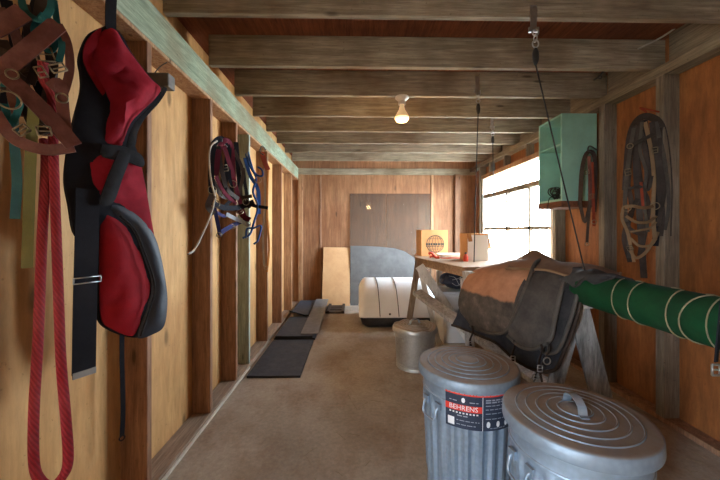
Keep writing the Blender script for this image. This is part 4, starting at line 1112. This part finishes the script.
bundle('bridle', 'brown leather bridle straps hanging right of blue halter', 'bridle', (262, 180, 3.25), [
    ('cheek_strap', 'rust_red', .05, [(262, 152, 3.25), (264, 160, 3.23), (268, 170, 3.23)]),
    ('rein', 'leather_tan', .02, [(264, 168, 3.23), (265, 200, 3.22), (263, 235, 3.22), (264, 266, 3.22)]),
    ('rein', 'orange_web', .018, [(268, 170, 3.22), (267, 210, 3.21), (269, 246, 3.21), (267, 272, 3.21)]),
    ('hook', 'dark_steel', .006, [(266, 150, 3.26), (262, 146, 3.22), (260, 152, 3.2), (264, 155, 3.2)])],
    [((266, 268, 3.2), .018)], group=None)
for lab, p, q in (('dark iron peg on left stud behind the burgundy halter', V(XLI-.002, 3.05, at(222, 142, 2.6).z - .012), at(222, 142, 2.6)), ('dark iron peg on green stud holding the blue halter', V(XLI-.002, 3.42, at(246, 156, 3.08).z), at(247, 155, 3.04))):
    tag(obj('wall_peg', tube(B(), [p, p.lerp(q, .6), q, q + V(.01, -.02, .025)], .007, 8, 4), M['dark_steel'], None, True), lab, 'peg', 'pegs on the left studs')
m = tube(B(), [at(215, 196, 2.40), at(211, 180, 2.33), at(209, 158, 2.32), at(211, 146, 2.34), at(217, 141, 2.42)], .007, 8, 6)
tube(m, [at(215, 198, 2.38), at(211, 214, 2.31), at(202, 235, 2.22), at(194, 250, 2.12), at(188, 254, 2.06)], .007, 8, 6); 
tag(obj('lead_rope', m, M['cream_rope'], None, True), 'thin cream lead rope curling off the burgundy halter', 'rope')

# ------------------------------------------------------------------ bridles on the right wall
RN = V(-.8, -.6, 0)
bundle('bridle', 'large dark bridle bundle with tan straps beside green pole', 'bridle', (645, 190, 2.46), [
    ('side_strap', 'leather_dark', .03, [(632, 134, 2.45), (627, 176, 2.44), (632, 210, 2.44), (624, 236, 2.44), (630, 262, 2.44)]),
    ('side_strap', 'black_nylon', .04, [(644, 120, 2.45), (652, 170, 2.45), (658, 210, 2.45), (655, 246, 2.45)]),
    ('side_strap', 'leather_dark', .03, [(638, 124, 2.44), (645, 150, 2.43), (648, 180, 2.43), (636, 202, 2.42), (628, 226, 2.41), (644, 236, 2.40)]),
    ('side_strap', 'leather_grey', .02, [(642, 122, 2.40), (640, 150, 2.39), (646, 172, 2.38), (644, 200, 2.38), (648, 232, 2.38)]),
    ('side_strap', 'leather_dark', .026, [(660, 128, 2.40), (660, 160, 2.39), (664, 190, 2.39), (658, 226, 2.39)]),
    ('side_strap', 'leather_grey', .018, [(628, 190, 2.39), (638, 186, 2.37), (648, 190, 2.37), (652, 176, 2.38)]),
    ('side_strap', 'rust_red', .016, [(641, 182, 2.37), (642, 194, 2.37), (643, 206, 2.37)]),
    ('side_strap', 'leather_tan', .014, [(630, 232, 2.39), (642, 230, 2.37), (650, 228, 2.37), (656, 222, 2.38)]),
    ('hook', 'rust_red', .006, [(664, 113, 2.45), (650, 110, 2.44), (640, 108, 2.46), (646, 112, 2.44), (648, 118, 2.44)]),
    ('crown_strap', 'leather_dark', .05, [(626, 190, 2.46), (630, 140, 2.45), (638, 120, 2.44), (650, 117, 2.42), (662, 130, 2.42), (668, 180, 2.42), (667, 236, 2.42)]),
    ('rein', 'leather_dark', .04, [(640, 122, 2.43), (636, 160, 2.42), (640, 220, 2.42), (644, 278, 2.42)]),
    ('rein', 'leather_dark', .035, [(652, 122, 2.41), (657, 170, 2.41), (662, 214, 2.41), (660, 236, 2.41)]),
    ('rein', 'leather_grey', .03, [(655, 122, 2.40), (664, 160, 2.40), (668, 204, 2.40), (664, 230, 2.40)]),
    ('rein', 'leather_tan', .024, [(645, 122, 2.40), (651, 150, 2.39), (654, 180, 2.39), (653, 214, 2.39), (655, 240, 2.39)]),
    ('cheek_strap', 'leather_grey', .026, [(634, 128, 2.42), (628, 165, 2.42), (625, 206, 2.42), (629, 240, 2.42), (629, 258, 2.42)]),
    ('brow_band', 'leather_grey', .026, [(630, 146, 2.38), (642, 140, 2.37), (654, 134, 2.38)]),
    ('nose_band', 'leather_tan', .022, [(624, 208, 2.41), (632, 206, 2.36), (644, 208, 2.36), (654, 206, 2.39)]),
    ('nose_band', 'leather_tan', .02, [(626, 216, 2.40), (636, 222, 2.36), (648, 222, 2.36), (656, 216, 2.39)]),
    ('chin_strap', 'leather_tan', .018, [(630, 238, 2.40), (640, 246, 2.38), (652, 244, 2.38), (658, 232, 2.39)]),
    ('chin_strap', 'leather_tan', .02, [(630, 250, 2.40), (636, 258, 2.39), (646, 252, 2.39), (655, 238, 2.39)]),
    ('cheek_strap', 'leather_tan', .02, [(624, 206, 2.41), (622, 218, 2.40), (628, 234, 2.40), (634, 262, 2.40)]),
    ('side_strap', 'leather_dark', .034, [(634, 126, 2.44), (640, 180, 2.43), (648, 208, 2.43), (640, 256, 2.43)])],
    [((627, 208, 2.38), .024), ((655, 206, 2.37), .026), ((630, 146, 2.37), .018)], [((628, 172, 2.40), .035, .045, .1), ((655, 150, 2.37), .03, .04, 0), ((630, 248, 2.38), .035, .03, .4)], metal='tarnish', n=RN)
m = B(); ribbon(m, [at(640, 186, 2.385), at(642, 204, 2.38)], .02, .006, RN, 3)
bundle('bridle', 'narrow brown bridle hanging from hook beside the teal cabinet', 'bridle', (590, 190, 2.93), [
    ('hook', 'dark_steel', .006, [(597, 150, 3.06), (590, 146, 2.95), (588, 150, 2.92), (592, 153, 2.92)]),
    ('crown_strap', 'leather_dark', .035, [(580, 205, 2.94), (582, 170, 2.94), (587, 153, 2.93), (594, 155, 2.93), (595, 180, 2.93), (594, 212, 2.93)]),
    ('cheek_strap', 'leather_brown', .028, [(589, 156, 2.91), (590, 180, 2.91), (590, 206, 2.91)]),
    ('rein', 'leather_dark', .028, [(580, 204, 2.94), (585, 222, 2.93), (590, 204, 2.92)]),
    ('rein', 'leather_dark', .022, [(590, 200, 2.91), (588, 226, 2.91), (587, 243, 2.91)]),
    ('cheek_strap', 'rust_red', .022, [(592, 162, 2.90), (593, 190, 2.90), (594, 226, 2.90)])],
    [((594, 222, 2.89), .018), ((587, 244, 2.90), .014)], [((587, 172, 2.90), .03, .035, .2), ((592, 196, 2.89), .03, .035, 0)], metal='tarnish', n=RN)
bm_ = m; bm_.free()

# ------------------------------------------------------------------ loose straw on the floor
m = B(); rnd = random.Random(17)
def straws(n, x0, x1, y0, y1):
    for _ in range(n):
        x, y, a, l = rnd.uniform(x0, x1), rnd.uniform(y0, y1), rnd.uniform(0, PI), rnd.uniform(.02, .06)
        d = V(math.cos(a)*l, math.sin(a)*l, 0); p = V(x, y, .003)
        tube(m, [p-d, p+d*.2 + V(0, 0, rnd.uniform(0, .004)), p+d], .0012, 4, 1)
straws(90, 1.25, 2.3, .9, 2.9); straws(45, -.3, 1.2, 1.3, 3.2)
o = tag(obj('loose_straw', m, M['twine']), 'loose straw bits scattered over the bare floor', 'straw'); o['kind'] = 'stuff'

# ------------------------------------------------------------------ light
wd = bpy.data.worlds.new('World'); bpy.context.scene.world = wd; wd.use_nodes = True
bg = wd.node_tree.nodes['Background']; bg.inputs[0].default_value = (.74, .87, 1.0, 1); bg.inputs[1].default_value = 56.0
def portal(loc, rot, sx, sy):
    a = bpy.data.lights.new('daylight_portal', 'AREA'); a.shape = 'RECTANGLE'; a.size = sx; a.size_y = sy; a.cycles.is_portal = True
    o = bpy.data.objects.new('daylight_portal', a); C.objects.link(o); o.location = loc; o.rotation_euler = rot
portal((XR+.05, (WY0+WY1)/2, (WZ0+WZ1)/2), (0, PI/2, 0), WZ1-WZ0, WY1-WY0)
portal((XL-.06, (DY0+DY1)/2, DZ/2), (0, -PI/2, 0), DZ, DY1-DY0)

# ------------------------------------------------------------------ camera
cam = bpy.data.cameras.new('camera'); co = bpy.data.objects.new('camera', cam); C.objects.link(co)
cam.sensor_width = 36; cam.lens = F/720*36; cam.shift_y = -9/720; cam.clip_start = .02
co.location = (0, 0, CAM_H); co.rotation_euler = (PI/2, 0, -YAW)
sc = bpy.context.scene; sc.camera = co
sc.view_settings.view_transform = 'Standard'; sc.view_settings.look = 'None'; sc.view_settings.gamma = 1; sc.view_settings.use_curve_mapping = False
sc.view_settings.exposure = .5
sc.cycles.max_bounces = 14; sc.cycles.diffuse_bounces = 8; sc.cycles.transparent_max_bounces = 24
sc.cycles.sample_clamp_indirect = 8
